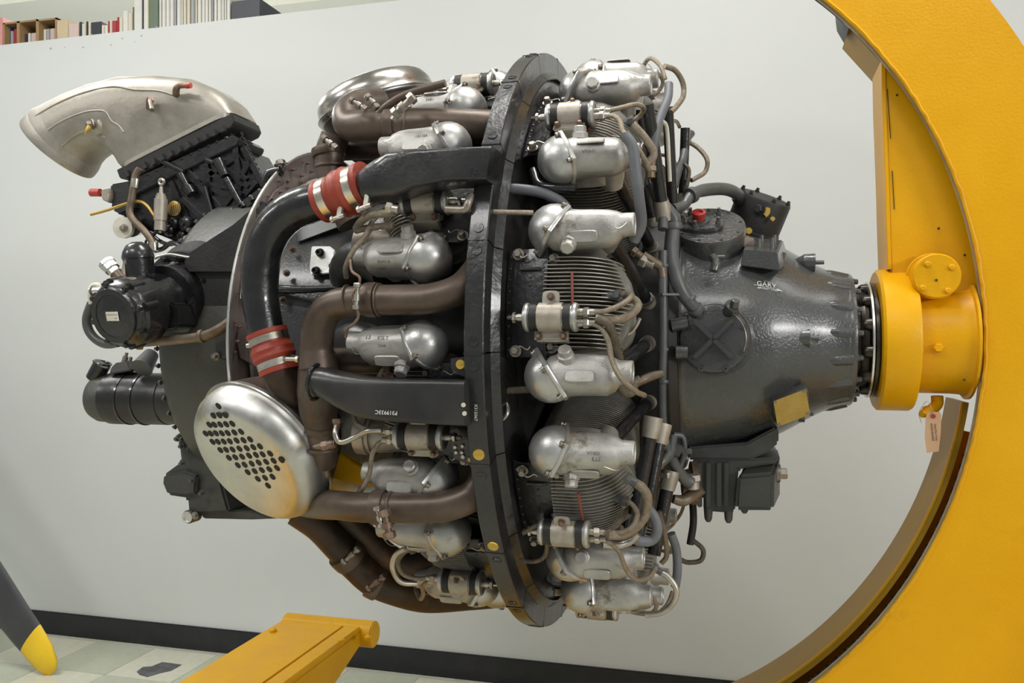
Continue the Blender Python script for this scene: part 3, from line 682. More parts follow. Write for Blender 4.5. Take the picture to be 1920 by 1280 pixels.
pipe('exhaust_pipe', ((560, 955, -.35), (600, 985, -.33), (635, 1022, -.30), (668, 1058, -.27)), [.036, .034, .034, .034], 'exhaust_dark', label='dark brown lower exhaust pipe sweeping down to the right')
pipe('exhaust_pipe', ((660, 1050, -.27), (700, 1085, -.24), (745, 1105, -.2), (800, 1120, -.12), (880, 1118, -.02), (980, 1110, .08)), [.036, .037, .036, .034, .032, .032], 'exhaust_dark')
pipe('exhaust_pipe', ((640, 960, -.3), (690, 1010, -.25), (740, 1050, -.22), (800, 1060, -.2), (850, 1050, -.2)), .028, 'exhaust_dark')
pipe('exhaust_pipe', ((628, 255, -.36), (618, 290, -.36), (622, 330, -.36), (640, 380, -.36), (660, 420, -.36)), .030, 'exhaust', label='brown exhaust pipe dropping behind the red coupling')
pipe('exhaust_pipe', ((640, 280, -.30), (700, 278, -.30), (800, 280, -.30), (880, 290, -.3)), .024, 'exhaust_dark')
pipe('exhaust_drain', ((700, 228, -.42), (718, 205, -.42), (752, 182, -.42), (790, 168, -.42), (835, 156, -.42)), .0075, 'exhaust', 12)
def collar(u_, v_, Y, u2, v2, Y2, r, h=.012, mt='exhaust', name='pipe_collar'):
    a = E(u_, v_, Y); b = E(u2, v2, Y2); d = (b-a).normalized()
    return ep_(name, MB().lathe([(-h/2, r*.9), (-h/2, r), (-h*.3, r*1.03), (h*.3, r*1.03), (h/2, r), (h/2, r*.9)], a, d, 28), mt)
for c in ((737, 234, -.40, 760, 234, -.40, .0355, .022), (768, 234, -.40, 790, 234, -.40, .034, .006), (697, 562, -.60, 720, 562, -.6, .030, .022), (712, 562, -.60, 740, 562, -.6, .0285, .004),
          (712, 951, -.55, 740, 951, -.55, .031, .024), (735, 951, -.55, 750, 951, -.55, .0295, .006), (601, 800, -.53, 602, 830, -.52, .031, .012), (602, 838, -.525, 602, 860, -.52, .031, .006), (652, 1040, -.285, 680, 1066, -.26, .039, .03),
          (706, 1088, -.23, 730, 1100, -.22, .041, .026), (655, 563, -.6, 640, 566, -.6, .0275, .003), (621, 312, -.36, 622, 330, -.36, .0325, .006), (616, 285, -.36, 618, 300, -.36, .034, .016)):
    collar(*c)
# V-clamp bolts
def tbolt(u1, v1, u2, v2, Y, r=.0035, mt='steel', heads=True):
    a = E(u1, v1, Y); b = E(u2, v2, Y); d = b-a; m = MB().cyl(a, b, r, seg=10)
    if heads:
        m.hexn(a, -d, r*1.9, r*2, False); m.hexn(b-d*.15, d, r*1.9, r*2, False); m.cyl(a+d*.35, a+d*.65, r*1.6, seg=10)
    return ep_('clamp_bolt', m, mt)
tbolt(670, 538, 668, 578, -.645); tbolt(708, 956, 716, 986, -.60); tbolt(722, 968, 730, 1002, -.60, .006, 'rustbolt'); tbolt(768, 188, 742, 212, -.47, .006, 'bolt'); tbolt(748, 208, 740, 222, -.47, .004, 'bolt')
tbolt(662, 190, 684, 204, -.45, .004, 'bolt'); tbolt(692, 184, 706, 200, -.42, .004, 'bolt'); tbolt(648, 1050, 672, 1028, -.35, .004, 'bolt'); tbolt(694, 1100, 720, 1080, -.3, .004, 'rustbolt'); tbolt(610, 262, 628, 276, -.41, .0045, 'bolt')
tbolt(726, 668, 730, 704, -.55, .006, 'rustbolt')
pipe('bracket_strap', ((657, 487, -.62), (660, 508, -.63), (674, 520, -.64), (672, 535, -.64), (664, 545, -.645), (662, 560, -.645), (672, 590, -.645), (664, 606, -.64), (652, 616, -.63), (648, 632, -.62)), .0025, 'rustbolt', 8)

# ------------ turbine dishes with radial caps
def turbine(c, n, R, holes, flip=1):
    root = ep_('turbine_case', MB().lathe([(-.16, R*.55), (-.12, R*.75), (-.06, R*.93), (-.03, R*.98), (-.02, R*.9)], c, n, 44), 'exhaust_dark', label='dark brown exhaust turbine case behind the dish')
    prof = [(-.042, R*.90), (-.036, R*1.0), (-.026, R*1.02), (-.020, R*.985), (-.012, R*.99), (.002, R*.975), (.012, R*.94), (.021, R*.90), (.027, R*.84), (.0300, R*.78), (.0300, R*.3), (.0300, 0)]
    d = put('turbine_cap', MB().lathe(prof, c, n, 64, up=(0, 0, 1)), 'polished' if holes else 'dishsteel', root, label='polished round cap with rows of drilled holes' if holes else 'dull steel round cap on the upper turbine', angle=60)
    put('cap_rim', MB().torus(Vector(c)-Vector(n).normalized()*.026, n, R*1.005, .004, 64, 8), 'dishsteel', root)
    return d
n1 = V(-.26, -.80, -.50).normalized()
c1 = E(480, 856, -.50)
turbine(c1, n1, .152, True)
n2 = V(-.30, -.14, .95).normalized(); c2 = E(702, 182, .0)
turbine(c2, n2, .150, False)
n3 = V(-.3, .85, -.45).normalized(); turbine(V(-.36, .45, -.28), n3, .15, False)
# holes in the cap face: rows read from the photograph
cap = [o for o in bpy.data.objects if o.name == 'turbine_cap'][0]
rows = [[(409.7, 761)], [(400, 779), (411, 778), (422, 778)], [(392.5, 796), (402, 796), (413, 795.5), (424, 795), (435.5, 794)], [(385.5, 812.5), (395, 812.5), (405, 812), (416, 812), (427, 811.5), (439.5, 810.5), (452, 809)],
        [(398.5, 828), (408.5, 828), (419.5, 827.5), (431, 827), (443.5, 825.5), (456.5, 825), (469, 823.5)], [(413, 843.5), (424, 843), (436, 842.5), (449, 841), (462.5, 840), (475, 838), (487.5, 836.5)],
        [(429, 858), (441, 857), (454, 856), (467, 854), (480, 852.5), (492.5, 851.5), (506.5, 850)], [(446, 872), (458.5, 871), (472, 869), (485, 867), (499, 865.5), (513, 863.5), (527.5, 862)],
        [(464.5, 885), (477.5, 883), (491, 881), (505, 879.5), (519.5, 877)], [(483.5, 897.5), (497, 895.5), (511, 893.5)], [(502.5, 910)]]
c1c = c1+n1*.0302
hm = MB().lathe([(0, .0070), (.0012, .0070), (.0012, 0)], O, (0, 0, 1), 14).mesh('cap_hole'); hm.materials.append(MAT['void'])
rm = MB().torus((0, 0, .0004), (0, 0, 1), .0072, .0007, 16, 5).mesh('hole_edge'); rm.materials.append(MAT['bright'])
for row in rows:
    for (u_, v_) in row:
        a = (u_-960)/F; d = Vector((-sn+a*cs, cs+a*sn, -(v_-637)/F)); o = CAM-V(0, 0, ZC); t = (c1c-o).dot(n1)/d.dot(n1); p = o+d*t
        hh = put('cap_hole', hm, 'void', cap.parent, frame(p-n1*.0004, n1))

# ------------ black intake ducting with red couplings
pipe('intake_hose', ((612, 374, -.545), (578, 383, -.55), (545, 397, -.55), (515, 425, -.55), (495, 465, -.55), (488, 510, -.55), (488, 560, -.55), (496, 605, -.55), (503, 640, -.55)), [.034, .036, .036, .036, .0355, .035, .034, .033, .032], 'black', 28, label='big curved glossy black intake hose')
pipe('intake_pipe', ((515, 680, -.55), (530, 710, -.54), (548, 745, -.52), (580, 790, -.46)), [.034, .034, .034, .034], 'exhaust_dark', 24)
def coupling(a, b, r, r2=None):
    a = Vector(a); b = Vector(b); L = (b-a).length; d = (b-a).normalized(); r2 = r2 or r
    prof = []
    for t, k in ((0, .9), (0, 1.06), (.10, 1.06), (.12, 1.02), (.28, 1.02), (.33, 1.0), (.40, 1.1), (.46, 1.15), (.52, 1.1), (.56, 1.12), (.63, 1.16), (.69, 1.08), (.72, 1.01), (.88, 1.02), (.9, 1.06), (1, 1.06), (1, .9)):
        prof.append((t*L, (r+(r2-r)*t)*k))
    o = ep_('red_coupling', MB().lathe(prof, a, d, 40), 'red', label='red silicone coupling with two steel band clamps')
    for t in (.2, .8):
        rr = (r+(r2-r)*t)*1.035; w_ = .16*L/2
        put('band_clamp', MB().lathe([(-w_, rr*.97), (-w_, rr*1.015), (w_, rr*1.015), (w_, rr*.97)], a+d*L*t, d, 40), 'clamp', o)
    return o, d
o, d = coupling(E(604, 378, -.545), E(688, 345, -.56), .038, .040)
for (u_, v_, Y) in ((686, 388, -.60), (636, 407, -.585)):
    p = E(u_, v_, Y); put('clamp_screw', MB().cyl(p-d*.012, p+d*.012, .0048, seg=10).hexn(p-d*.012, -d, .0065, .006, False).cyl(p+V(0, 0, -.004), p+V(.0, .01, .03), .006, seg=8), 'steel', o)
o, d = coupling(E(500, 622, -.55), E(524, 698, -.55), .0365, .0345)
for (u_, v_, Y) in ((546, 673, -.585), (472, 648, -.57)):
    p = E(u_, v_, Y); put('clamp_screw', MB().cyl(p-V(.01, 0, 0), p+V(.01, 0, 0), .0045, seg=10).hexn(p+V(.01, 0, 0), (1, 0, 0), .0062, .006, False), 'steel', o)
def duct(secs, mt, name, label, Yd):   # secs: (top u,v, bottom u,v, half depth, exponent, Y)
    R = []
    for (u1, v1, u2, v2, h, n, Y) in secs:
        a = E(u1, v1, Y); b = E(u2, v2, Y); c = (a+b)/2; R.append(sup(c, (a-b).normalized(), V(0, 1, 0), (a-b).length/2, h, n, 40))
    return ep_(name, MB().rings(R), mt, label=label, angle=32)
duct([(672, 322, 690, 388, .034, 2, -.56), (684, 317, 700, 386, .036, 2.1, -.565), (706, 304, 722, 381, .038, 2.8, -.575), (738, 291, 752, 376, .040, 5, -.585), (790, 288, 790, 358, .042, 9, -.59), (860, 286, 850, 347, .044, 12, -.59), (905, 284, 896, 346, .044, 12, -.59), (935, 283, 926, 346, .044, 12, -.58)], 'blackworn', 'upper_duct', 'upper black intake duct flaring from round to flat box', 0)
duct([(592, 686, 600, 745, .030, 2, -.60), (589, 686, 597, 744, .032, 2, -.60), (593, 687, 600, 744, .0305, 2, -.60), (612, 689, 614, 750, .031, 2.3, -.605), (645, 697, 640, 764, .034, 3.2, -.61), (690, 706, 682, 780, .038, 6, -.615), (740, 710, 735, 787, .040, 10, -.62), (810, 711, 810, 791, .042, 12, -.62), (885, 712, 885, 795, .042, 12, -.62)], 'blackduct', 'lower_duct', 'lower black duct with rolled round mouth and white stencil', 0)
ep_('duct_mouth', MB().torus(E(592, 716, -.60), (E(620, 720, -.60)-E(592, 716, -.6)), .0305, .004, 36, 8), 'black')
for (u_, v_) in ((890, 324), (888, 331), (891, 317)): bolt(E(u_, v_, -.636), (0, -1, 0), .0032, .002, 'blackworn', 'screw')
for (u_, v_) in ((869, 759), (871, 775)): bolt(E(u_, v_, -.664), (0, -1, 0), .0038, .002, 'cream', 'screw')
def stencil(txt, p, size, mt, d=(0, -1, 0), rot=0, name='stencil'):
    me = textmesh(txt, size, .0002); me.materials.append(MAT[mt]); fm_ = Matrix.Translation(p) @ Matrix.Rotation(PI/2, 4, 'X') @ Matrix.Rotation(rot, 4, 'Z')
    return put(name, me, mt, eng, fm_)
stencil('P319933C', E(724, 773, -.6635), .0095, 'whitepaint', rot=PI-.03)
o = stencil('A1X315067', ER(892, 768, .6425), .0075, 'whitepaint', rot=-PI/2)
# black pipe bends behind the rear cylinders
for (u_, v_) in ((660, 500), (648, 655)):
    pipe('intake_bend', ((u_+70, v_+5, -.47), (u_+25, v_-15, -.44), (u_-5, v_+5, -.40), (u_+5, v_+45, -.36)), .040, 'blackduct', 24)
# rear cylinder barrels' ribbed ends near the coils
for (u_, v_, Y) in ((700, 462, -.47), (700, 815, -.50)):
    a = E(u_-26, v_, Y); b = E(u_+60, v_+2, Y); d = (b-a).normalized()
    g = MB().lathe([(0, .02), (0, .036), (.022, .037), (.022, .034), (.026, .034), (.026, .037), (.032, .037), (.032, .032), (.09, .030), (.09, .01)], a, d, 30)
    o = ep_('intake_flange', g, 'tancast', label='tan notched intake flange by the ignition coil')
# ------------ nose case
NP = [(.395, .262), (.41, .266), (.425, .258), (.47, .246), (.52, .238), (.57, .224), (.61, .206), (.65, .182), (.69, .158), (.72, .146), (.745, .140), (.75, .139), (.75, .10)]
def nr(x):
    for (a, ra), (b, rb) in zip(NP, NP[1:]):
        if a <= x <= b and b > a: return ra+(rb-ra)*(x-a)/(b-a)
    return .14
nm = MB(); 
fine = [(NP[0])]
xs = [.40+.345*i/40 for i in range(41)]
def smooth_r(x): return sum(nr(max(.40, min(.745, x+d))) for d in (-.02, -.01, 0, .01, .02))/5
nose = ep_('nose_case', lx([(.39, .2), (.395, .268), (.412, .268)]+[(x, smooth_r(x)) for x in xs[2:]]+[(.748, .139), (.75, .10)], 96), 'nosegrey', label='large dark grey tapered nose case with glossy paint', angle=50)
put('nose_flange', lx([(.742, .12), (.742, .142), (.752, .142), (.756, .139), (.756, .08)], 90), 'nosegrey', nose, bevel=.001)
for i in range(16):
    a = i*22.5+6
    put('flange_boss', MB().tube([polar(.690, .146, a), polar(.712, .140, a), polar(.744, .131, a)], [.008, .014, .015], 12), 'nosegrey', nose)
    bolt(polar(.756, .128, a), X1, .0055, .009, 'greypipe', 'hex', nose)
# big stud lugs
for u_, v_, Y, L_ in ((1500, 492, -.08, 44), (1490, 634, -.17, 50), (1480, 775, -.06, 40)):
    a = E(u_-12, v_, Y); b = E(u_+28, v_, Y)
    put('stud_boss', MB().tube([a, (a+b)/2, b], [.006, .018, .019], 14), 'nosegrey', nose)
    put('stud', MB().cyl(b, b+V(.018, 0, 0), .0045, seg=10), 'greypipe', nose)
# shaft and thrust hub
sh = ep_('propeller_shaft', lx([(.752, .06), (.752, .098), (.760, .098), (.760, .088), (.768, .088), (.768, .106), (.775, .1085), (.782, .106), (.782, .1), (.788, .112), (.790, .118), (.793, .122), (.7985, .122), (.7985, .109), (.802, .109), (.802, .05)], 60), 'hub_steel', label='dark oily steel flange between nose case and yellow hub')
put('flange_ring', lx([(.786, .1), (.786, .1235), (.790, .1235), (.790, .1)], 60), 'bright', sh)
for i in range(12):
    a = i*30+17; p = polar(.783, .108, a)
    put('hub_bolt', MB().lathe([(0, .013), (-.012, .0125), (-.018, .009)], p+V(0.004, 0, 0), X1, 16), 'hub_steel', sh)
# round side cover with X ribs
cc = E(1339, 636, -.283); cn_ = V(-.05, -1, .02).normalized()
sc = put('side_cover_boss', MB().lathe([(-.09, .075), (-.02, .071), (0, .069), (.001, .060)], cc-cn_*.012, cn_, 48), 'nosegrey', nose)
cv = ep_('side_cover', MB().lathe([(-.012, .066), (.004, .066), (.008, .0635), (.010, .058), (.0095, 0)], cc, cn_, 56), 'nosegrey', label='round grey cover with raised cross ribs on the nose case')
bx, by, bz = basis(cn_)
for a in (45, 135):
    d = bx*math.cos(math.radians(a))+by*math.sin(math.radians(a))
    put('cross_rib', MB().bar(cc+cn_*.0125-d*.052, cc+cn_*.0125+d*.052, .026, .010, up=cn_.cross(d)), 'nosegrey', cv, bevel=.002)
for i in range(8):
    t = math.radians(i*45+22); p = cc+(bx*math.cos(t)+by*math.sin(t))*.0605+cn_*.008
    bolt(p, cn_, .0045, .007, 'greypipe', 'socket', cv)
put('lock_wire', MB().tube([cc+(bx*math.cos(t)+by*math.sin(t))*.0605+cn_*.016 for t in (-.4, 0, .4, .8, 1.2)], .0008, 5), 'steel', cv)
ep_('plug_fitting', MB().hexn(E(1375, 578, -.30), V(.2, -.6, .7), .009, .016), 'nosegrey')
ep_('plug_fitting', MB().cyl(E(1364, 588, -.28), E(1374, 572, -.30), .014), 'nosegrey')
# governor pad on top
gn = V(.05, -.60, .80).normalized(); gc = E(1330, 422, -.155)
gp_ = ep_('governor_pad', MB().lathe([(-.10, .086), (-.062, .080), (-.05, .0765), (-.046, .0765), (-.044, .0745), (-.005, .0745), (0, .072), (0, 0)], gc, gn, 56), 'nosegrey', label='round grey governor pad with drilled bolt holes on top of the nose')
gx, gy, gz = basis(gn, (0, 0, 1))
def gpt(a, r, h=0): return gc+(gx*math.cos(math.radians(a))+gy*math.sin(math.radians(a)))*r+gn*h
off = gx*-.02
ring = sup(gc-gx*.0+V(-.018, 0, 0), V(1, 0, 0), gn.cross(V(1, 0, 0)), .046, .034, 2.4, 28)
put('pad_plate', MB().rings([ring, [p+gn*.010 for p in ring]]), 'nosegrey', gp_, bevel=.0015)
put('pad_boss', MB().lathe([(.008, .024), (.016, .022), (.017, 0)], gc+V(-.022, 0, 0), gn, 28), 'nosegrey', gp_)
put('dust_plug', MB().lathe([(.014, .0125), (.024, .0125), (.026, .014), (.032, .014), (.032, .009), (.028, .008), (.028, 0)], gc+V(-.022, 0, 0), gn, 24), 'redcap', gp_, label='orange red dust plug')
for x, y in ((-.055, .0), (.018, .022), (-.028, -.028), (.018, -.016), (-.04, .028)):
    p = gc+V(x, 0, 0)+gn.cross(V(1, 0, 0))*y+gn*.009; put('pad_nut', MB().hexn(p, gn, .006, .008).cyl(p, p+gn*.018, .0035, seg=10), 'greypipe', gp_)
for i in range(9):
    p = gpt(i*40+10, .064, .0004); put('pad_hole', MB().lathe([(0, .0035), (.0005, .0035), (.0005, 0)], p, gn, 12), 'void', gp_)
# square pad with studs
sq = ep_('square_pad', MB().rings([[E(u_, v_, Y) for u_, v_, Y in ((1388, 498, -.20), (1462, 508, -.20), (1480, 490, -.05), (1400, 476, -.05))], [E(u_, v_, Y) for u_, v_, Y in ((1394, 468, -.198), (1458, 474, -.198), (1468, 450, -.07), (1405, 444, -.07))]]), 'nosegrey', bevel=.002)
for u_, v_, Y in ((1423, 472, -.16), (1448, 470, -.16), (1428, 464, -.10), (1452, 464, -.10)):
    p = E(u_, v_, Y); put('stud', MB().cyl(p+V(0, 0, -.01), p+V(0, 0, .026), .0045, seg=10), 'greypipe', sq)
put('data_tag', MB().rings([sup(E(1401, 454, -.15), V(1, 0, .02), V(0, -.5, .85).normalized(), .0155, .012, 2.6, 8), sup(E(1401, 454, -.152), V(1, 0, .02), V(0, -.5, .85).normalized(), .0155, .012, 2.6, 8)]), 'b_pink', sq, label='small pinkish eight sided tag')
# front side lug ribs on case
for pts, r in ((((1335, 480, -.24), (1342, 492, -.245), (1338, 508, -.25)), .009), (((1450, 520, -.16), (1462, 500, -.13), (1468, 478, -.1)), .008)):
    pipe('case_rib', pts, r, 'nosegrey', 10)
p = E(1338, 482, -.235); put('stud', MB().cyl(p, p+V(.022, 0, 0), .004, seg=10), 'greypipe', nose)
# brass name plate on its bracket
npb = MB().rings([[E(u_, v_, Y) for u_, v_, Y in ((1440, 740, -.17), (1510, 716, -.17), (1516, 735, -.20), (1449, 755, -.20))], [E(u_, v_, Y) for u_, v_, Y in ((1452, 790, -.12), (1520, 770, -.12), (1518, 776, -.17), (1458, 795, -.17))]])
ep_('plate_bracket', npb, 'nosegrey', bevel=.001)
bp_ = [E(u_, v_, Y) for u_, v_, Y in ((1450, 752, -.215), (1511, 729, -.215), (1519, 777, -.185), (1458, 800, -.185))]
o = ep_('name_plate', MB().prism(bp_, (0, .0015, 0)), 'brass', label='blank looking brass name plate held by four screws')
for q in bp_: bolt(q+(sum(bp_, V(0, 0, 0))/4-q)*.12, (0, -1, -.3), .0032, .002, 'bolt', 'screw', o)
# arrow decal lettering wrapped on the nose paint
def on_nose(me, uc, vc, name, mt, parent=nose, lift=.0014):
    c = ER(uc, vc, smooth_r(.60)); 
    for _ in range(4):
        c = ER(uc, vc, smooth_r(min(.74, max(.41, c.x))))
    a0 = math.atan2(c.z, -c.y); 
    for v_ in me.vertices:
        x = c.x+v_.co.x; r = smooth_r(x)+lift+max(0, v_.co.z)*.3; a = a0+v_.co.y/smooth_r(c.x)
        v_.co = V(x, -r*math.cos(a), r*math.sin(a))
    me.materials.clear(); me.materials.append(MAT[mt]); return put(name, me, mt, parent)
def sheet(poly):
    bm = bmesh.new(); vs = [bm.verts.new(V(x, y, 0)) for x, y in poly]; bm.faces.new(vs)
    bmesh.ops.triangulate(bm, faces=bm.faces); bmesh.ops.subdivide_edges(bm, edges=bm.edges, cuts=3, use_grid_fill=True); me = bpy.data.meshes.new('decal'); bm.to_mesh(me); bm.free(); return me
def moved(me, dx, dy):
    for v_ in me.vertices: v_.co.x += dx; v_.co.y += dy
    return me
def band(pts, w_):
    out = [(x, y+w_/2) for x, y in pts]+[(x, y-w_/2) for x, y in reversed(pts)]; return out
me = textmesh('GARY', .0145, 0); on_nose(moved(me, -.003, .004), 1440, 538, 'decal_lettering', 'whitepaint')
me = textmesh('AIRCRAFT CORP.', .0052, 0); on_nose(moved(me, 0, -.0055), 1440, 538, 'decal_lettering', 'whitepaint')
for q in (band([(-.027, -.0005), (.017, -.0022)], .0007), [(.015, .0008), (.029, -.0032), (.015, -.0045), (.019, -.0022)], band([(-.008, .0118), (0, .0124), (.009, .0115)], .0005), band([(-.021, -.006), (-.017, -.008)], .0006)):
    on_nose(sheet(q), 1440, 538, 'decal_arrow', 'whitepaint')
# magneto drum behind the nose
mc = E(1420, 405, .02); md = V(-.30, .10, .95).normalized()
md = (E(1436, 368, .0)-E(1406, 440, .0)).normalized(); md = V(md.x, -.28, md.z).normalized()
mg = ep_('magneto_drum', MB().lathe([(-.12, .060), (-.055, .0615), (-.03, .062), (-.028, .060), (.040, .060), (.045, .057), (.046, 0)], mc, md, 44), 'blacksat', label='black drum behind the governor pad')
mx_, my_, mz_ = basis(md)
for i in range(6):
    a = math.radians(60*i); bolt(mc+(mx_*math.cos(a)+my_*math.sin(a))*.052+md*.046, md, .004, .006, 'blacksat', 'hex', mg)
for (u_, v_, s) in ((1437, 397, .011), (1449, 410, .006), (1404, 432, .009)):
    p = E(u_, v_, -.045); q = [p+V(math.cos(t), 0, math.sin(t))*s*random.uniform(.6, 1.05)+md*0 for t in (k*PI/4 for k in range(8))]
    put('decal_remnant', MB().prism(q, (0, .004, 0)), 'goldbolt', mg)
bolt(E(1424, 393, -.04), V(-.4, -.9, .1), .010, .01, 'blacksat', 'hex', mg)
pipe('vent_pipe', ((1262, 392, -.22), (1283, 384, -.20), (1296, 366, -.18), (1318, 357, -.14), (1350, 354, -.10), (1372, 358, -.06), (1388, 370, -.02), (1398, 384, 0)), [.011, .010, .011, .0135, .0135, .0135, .013, .013], 'greypipe', 18, label='grey pipe arching over to the black drum')
collar(1296, 366, -.18, 1310, 360, -.16, .0165, .014, 'greypipe'); collar(1388, 371, -.02, 1394, 380, -.01, .017, .014, 'blacksat')
pipe('oil_manifold', ((1243, 372, -.29), (1244, 400, -.30), (1243, 430, -.31)), .010, 'greypipe', 14)
pipe('oil_manifold', ((1220, 345, -.3), (1232, 370, -.3), (1250, 392, -.295), (1262, 410, -.29), (1262, 425, -.29)), [.009, .011, .013, .014, .013], 'greypipe', 16, label='forked grey oil pipe joint')
collar(1262, 424, -.29, 1262, 440, -.29, .0175, .012, 'greypipe')
pipe('oil_pipe', ((1262, 425, -.29), (1259, 465, -.30), (1262, 500, -.31), (1275, 540, -.31), (1292, 566, -.30), (1304, 580, -.29), (1312, 598, -.275)), [.0135, .014, .014, .0135, .0125, .0115, .0115], 'greypipe', 20, label='large grey curved oil pipe entering the round cover')
collar(1292, 562, -.30, 1298, 572, -.30, .0145, .006, 'greypipe'); collar(1304, 580, -.29, 1310, 592, -.28, .0155, .010, 'greypipe')
pipe('oil_manifold', ((1243, 470, -.32), (1243, 560, -.325), (1243, 650, -.325), (1241, 720, -.32), (1243, 800, -.31), (1252, 850, -.30)), .0085, 'greypipe', 14, label='straight grey vertical oil tube')
pipe('oil_manifold', ((1206, 478, -.33), (1222, 490, -.33), (1238, 500, -.325), (1243, 520, -.325)), [.008, .010, .009, .008], 'brownpipe', 12)
for y in (498, 655, 715, 800): collar(1243, y, -.322, 1243, y+10, -.322, .0105, .006, 'greypipe')
pipe('oil_pipe', ((1190, 722, -.36), (1205, 712, -.34), (1225, 704, -.33), (1243, 700, -.325)), [.006, .009, .009, .008], 'brownpipe', 12)
pipe('oil_pipe', ((1205, 905, -.34), (1222, 884, -.33), (1240, 866, -.32), (1256, 850, -.30), (1262, 818, -.28)), [.007, .010, .010, .010, .009], 'greypipe', 14)
pipe('oil_pipe', ((1262, 815, -.28), (1280, 820, -.27), (1282, 850, -.27), (1270, 878, -.27), (1256, 850, -.28)), .006, 'greypipe', 12)
pipe('oil_pipe', ((1256, 850, -.28), (1266, 872, -.27), (1282, 896, -.25), (1296, 905, -.24)), [.010, .011, .012, .012], 'greypipe', 14)
pipe('oil_pipe', ((1262, 935, -.22), (1280, 938, -.21), (1298, 928, -.2), (1316, 915, -.2)), [.009, .012, .013, .012], 'brownpipe', 14, label='weathered oil pipe under the nose case')
ep_('pipe_clip', MB().bar(E(1238, 552, -.335), E(1272, 552, -.31), .018, .004), 'greypipe')
ep_('valve_block', MB().box(E(1262, 840, -.285), (.035, .022, .022), Matrix.Rotation(.4, 3, 'Y')), 'greypipe', bevel=.002)
ep_('valve_knob', MB().hexn(E(1280, 846, -.285), (1, -.2, .1), .006, .014), 'greypipe')
for (u_, v_, u2, v2, Y) in ((1278, 660, 1290, 660, -.30), (1270, 610, 1290, 604, -.29)):
    ep_('boss', MB().cyl(E(u_-10, v_, Y), E(u2, v2, Y), .014, .012), 'nosegrey')
# case front feet and ledge on underside
ep_('sump_ledge', MB().prism([E(u_, v_, -.14) for u_, v_ in ((1288, 838), (1400, 830), (1455, 800), (1460, 806), (1460, 830), (1440, 848), (1405, 862), (1290, 862))], (0, .2, 0)), 'casegrey', bevel=.005)
sm_ = ep_('oil_sump', MB().prism([E(u_, v_, -.14) for u_, v_ in ((1298, 862), (1460, 858), (1460, 868), (1385, 880), (1378, 958), (1372, 962), (1322, 958), (1318, 930), (1306, 928), (1302, 900))], (0, .22, 0)), 'casegrey', bevel=.004, label='grey ribbed oil sump below the nose case')
R = []
for (x0, x1, zt_, zb) in ((1378, 1455, 888, 956),):
    a = E(1382, 892, -.17); b = E(1452, 886, -.17); c = E(1450, 958, -.17); d = E(1378, 956, -.17)
    a2 = E(1400, 866, -.10); b2 = E(1462, 852, -.08); c2 = E(1462, 932, -.06); d2 = E(1378, 950, -.06)
    put('sump_box', MB().rings([[a, b, c, d], [a2+V(0, 0, 0), b2, c2, d2], [a2+V(0, .15, 0), b2+V(0, .15, 0), c2+V(0, .15, 0), d2+V(0, .15, 0)]]), 'casegrey', sm_, bevel=.007)
put('drain_plug', MB().hexn(E(1460, 887, -.10), X1, .0125, .014).cyl(E(1452, 887, -.1), E(1461, 887, -.1), .02), 'bolt', sm_, label='steel drain plug')
for u0, u1, vb in ((1328, 1336, 978), (1366, 1372, 980), (1396, 1400, 962)):
    a = E(u0, vb-30, -.13); b = E(u0, vb, -.13); put('sump_stud', MB().tube([a+V(0, 0, .03), a, b-V(0, 0, -.008), b], [.010, .010, .008, .004], 12), 'casegrey', sm_)
for x in (1312, 1328, 1348, 1362): put('sump_rib', MB().bar(E(x, 866, -.146), E(x, 950, -.146), .012, .010), 'casegrey', sm_, bevel=.002)
ep_('sump_flange', MB().lathe([(0, .045), (.012, .045), (.014, .03), (.03, .026)], E(1306, 905, -.15), (-1, -.2, 0), 24), 'brownpipe')
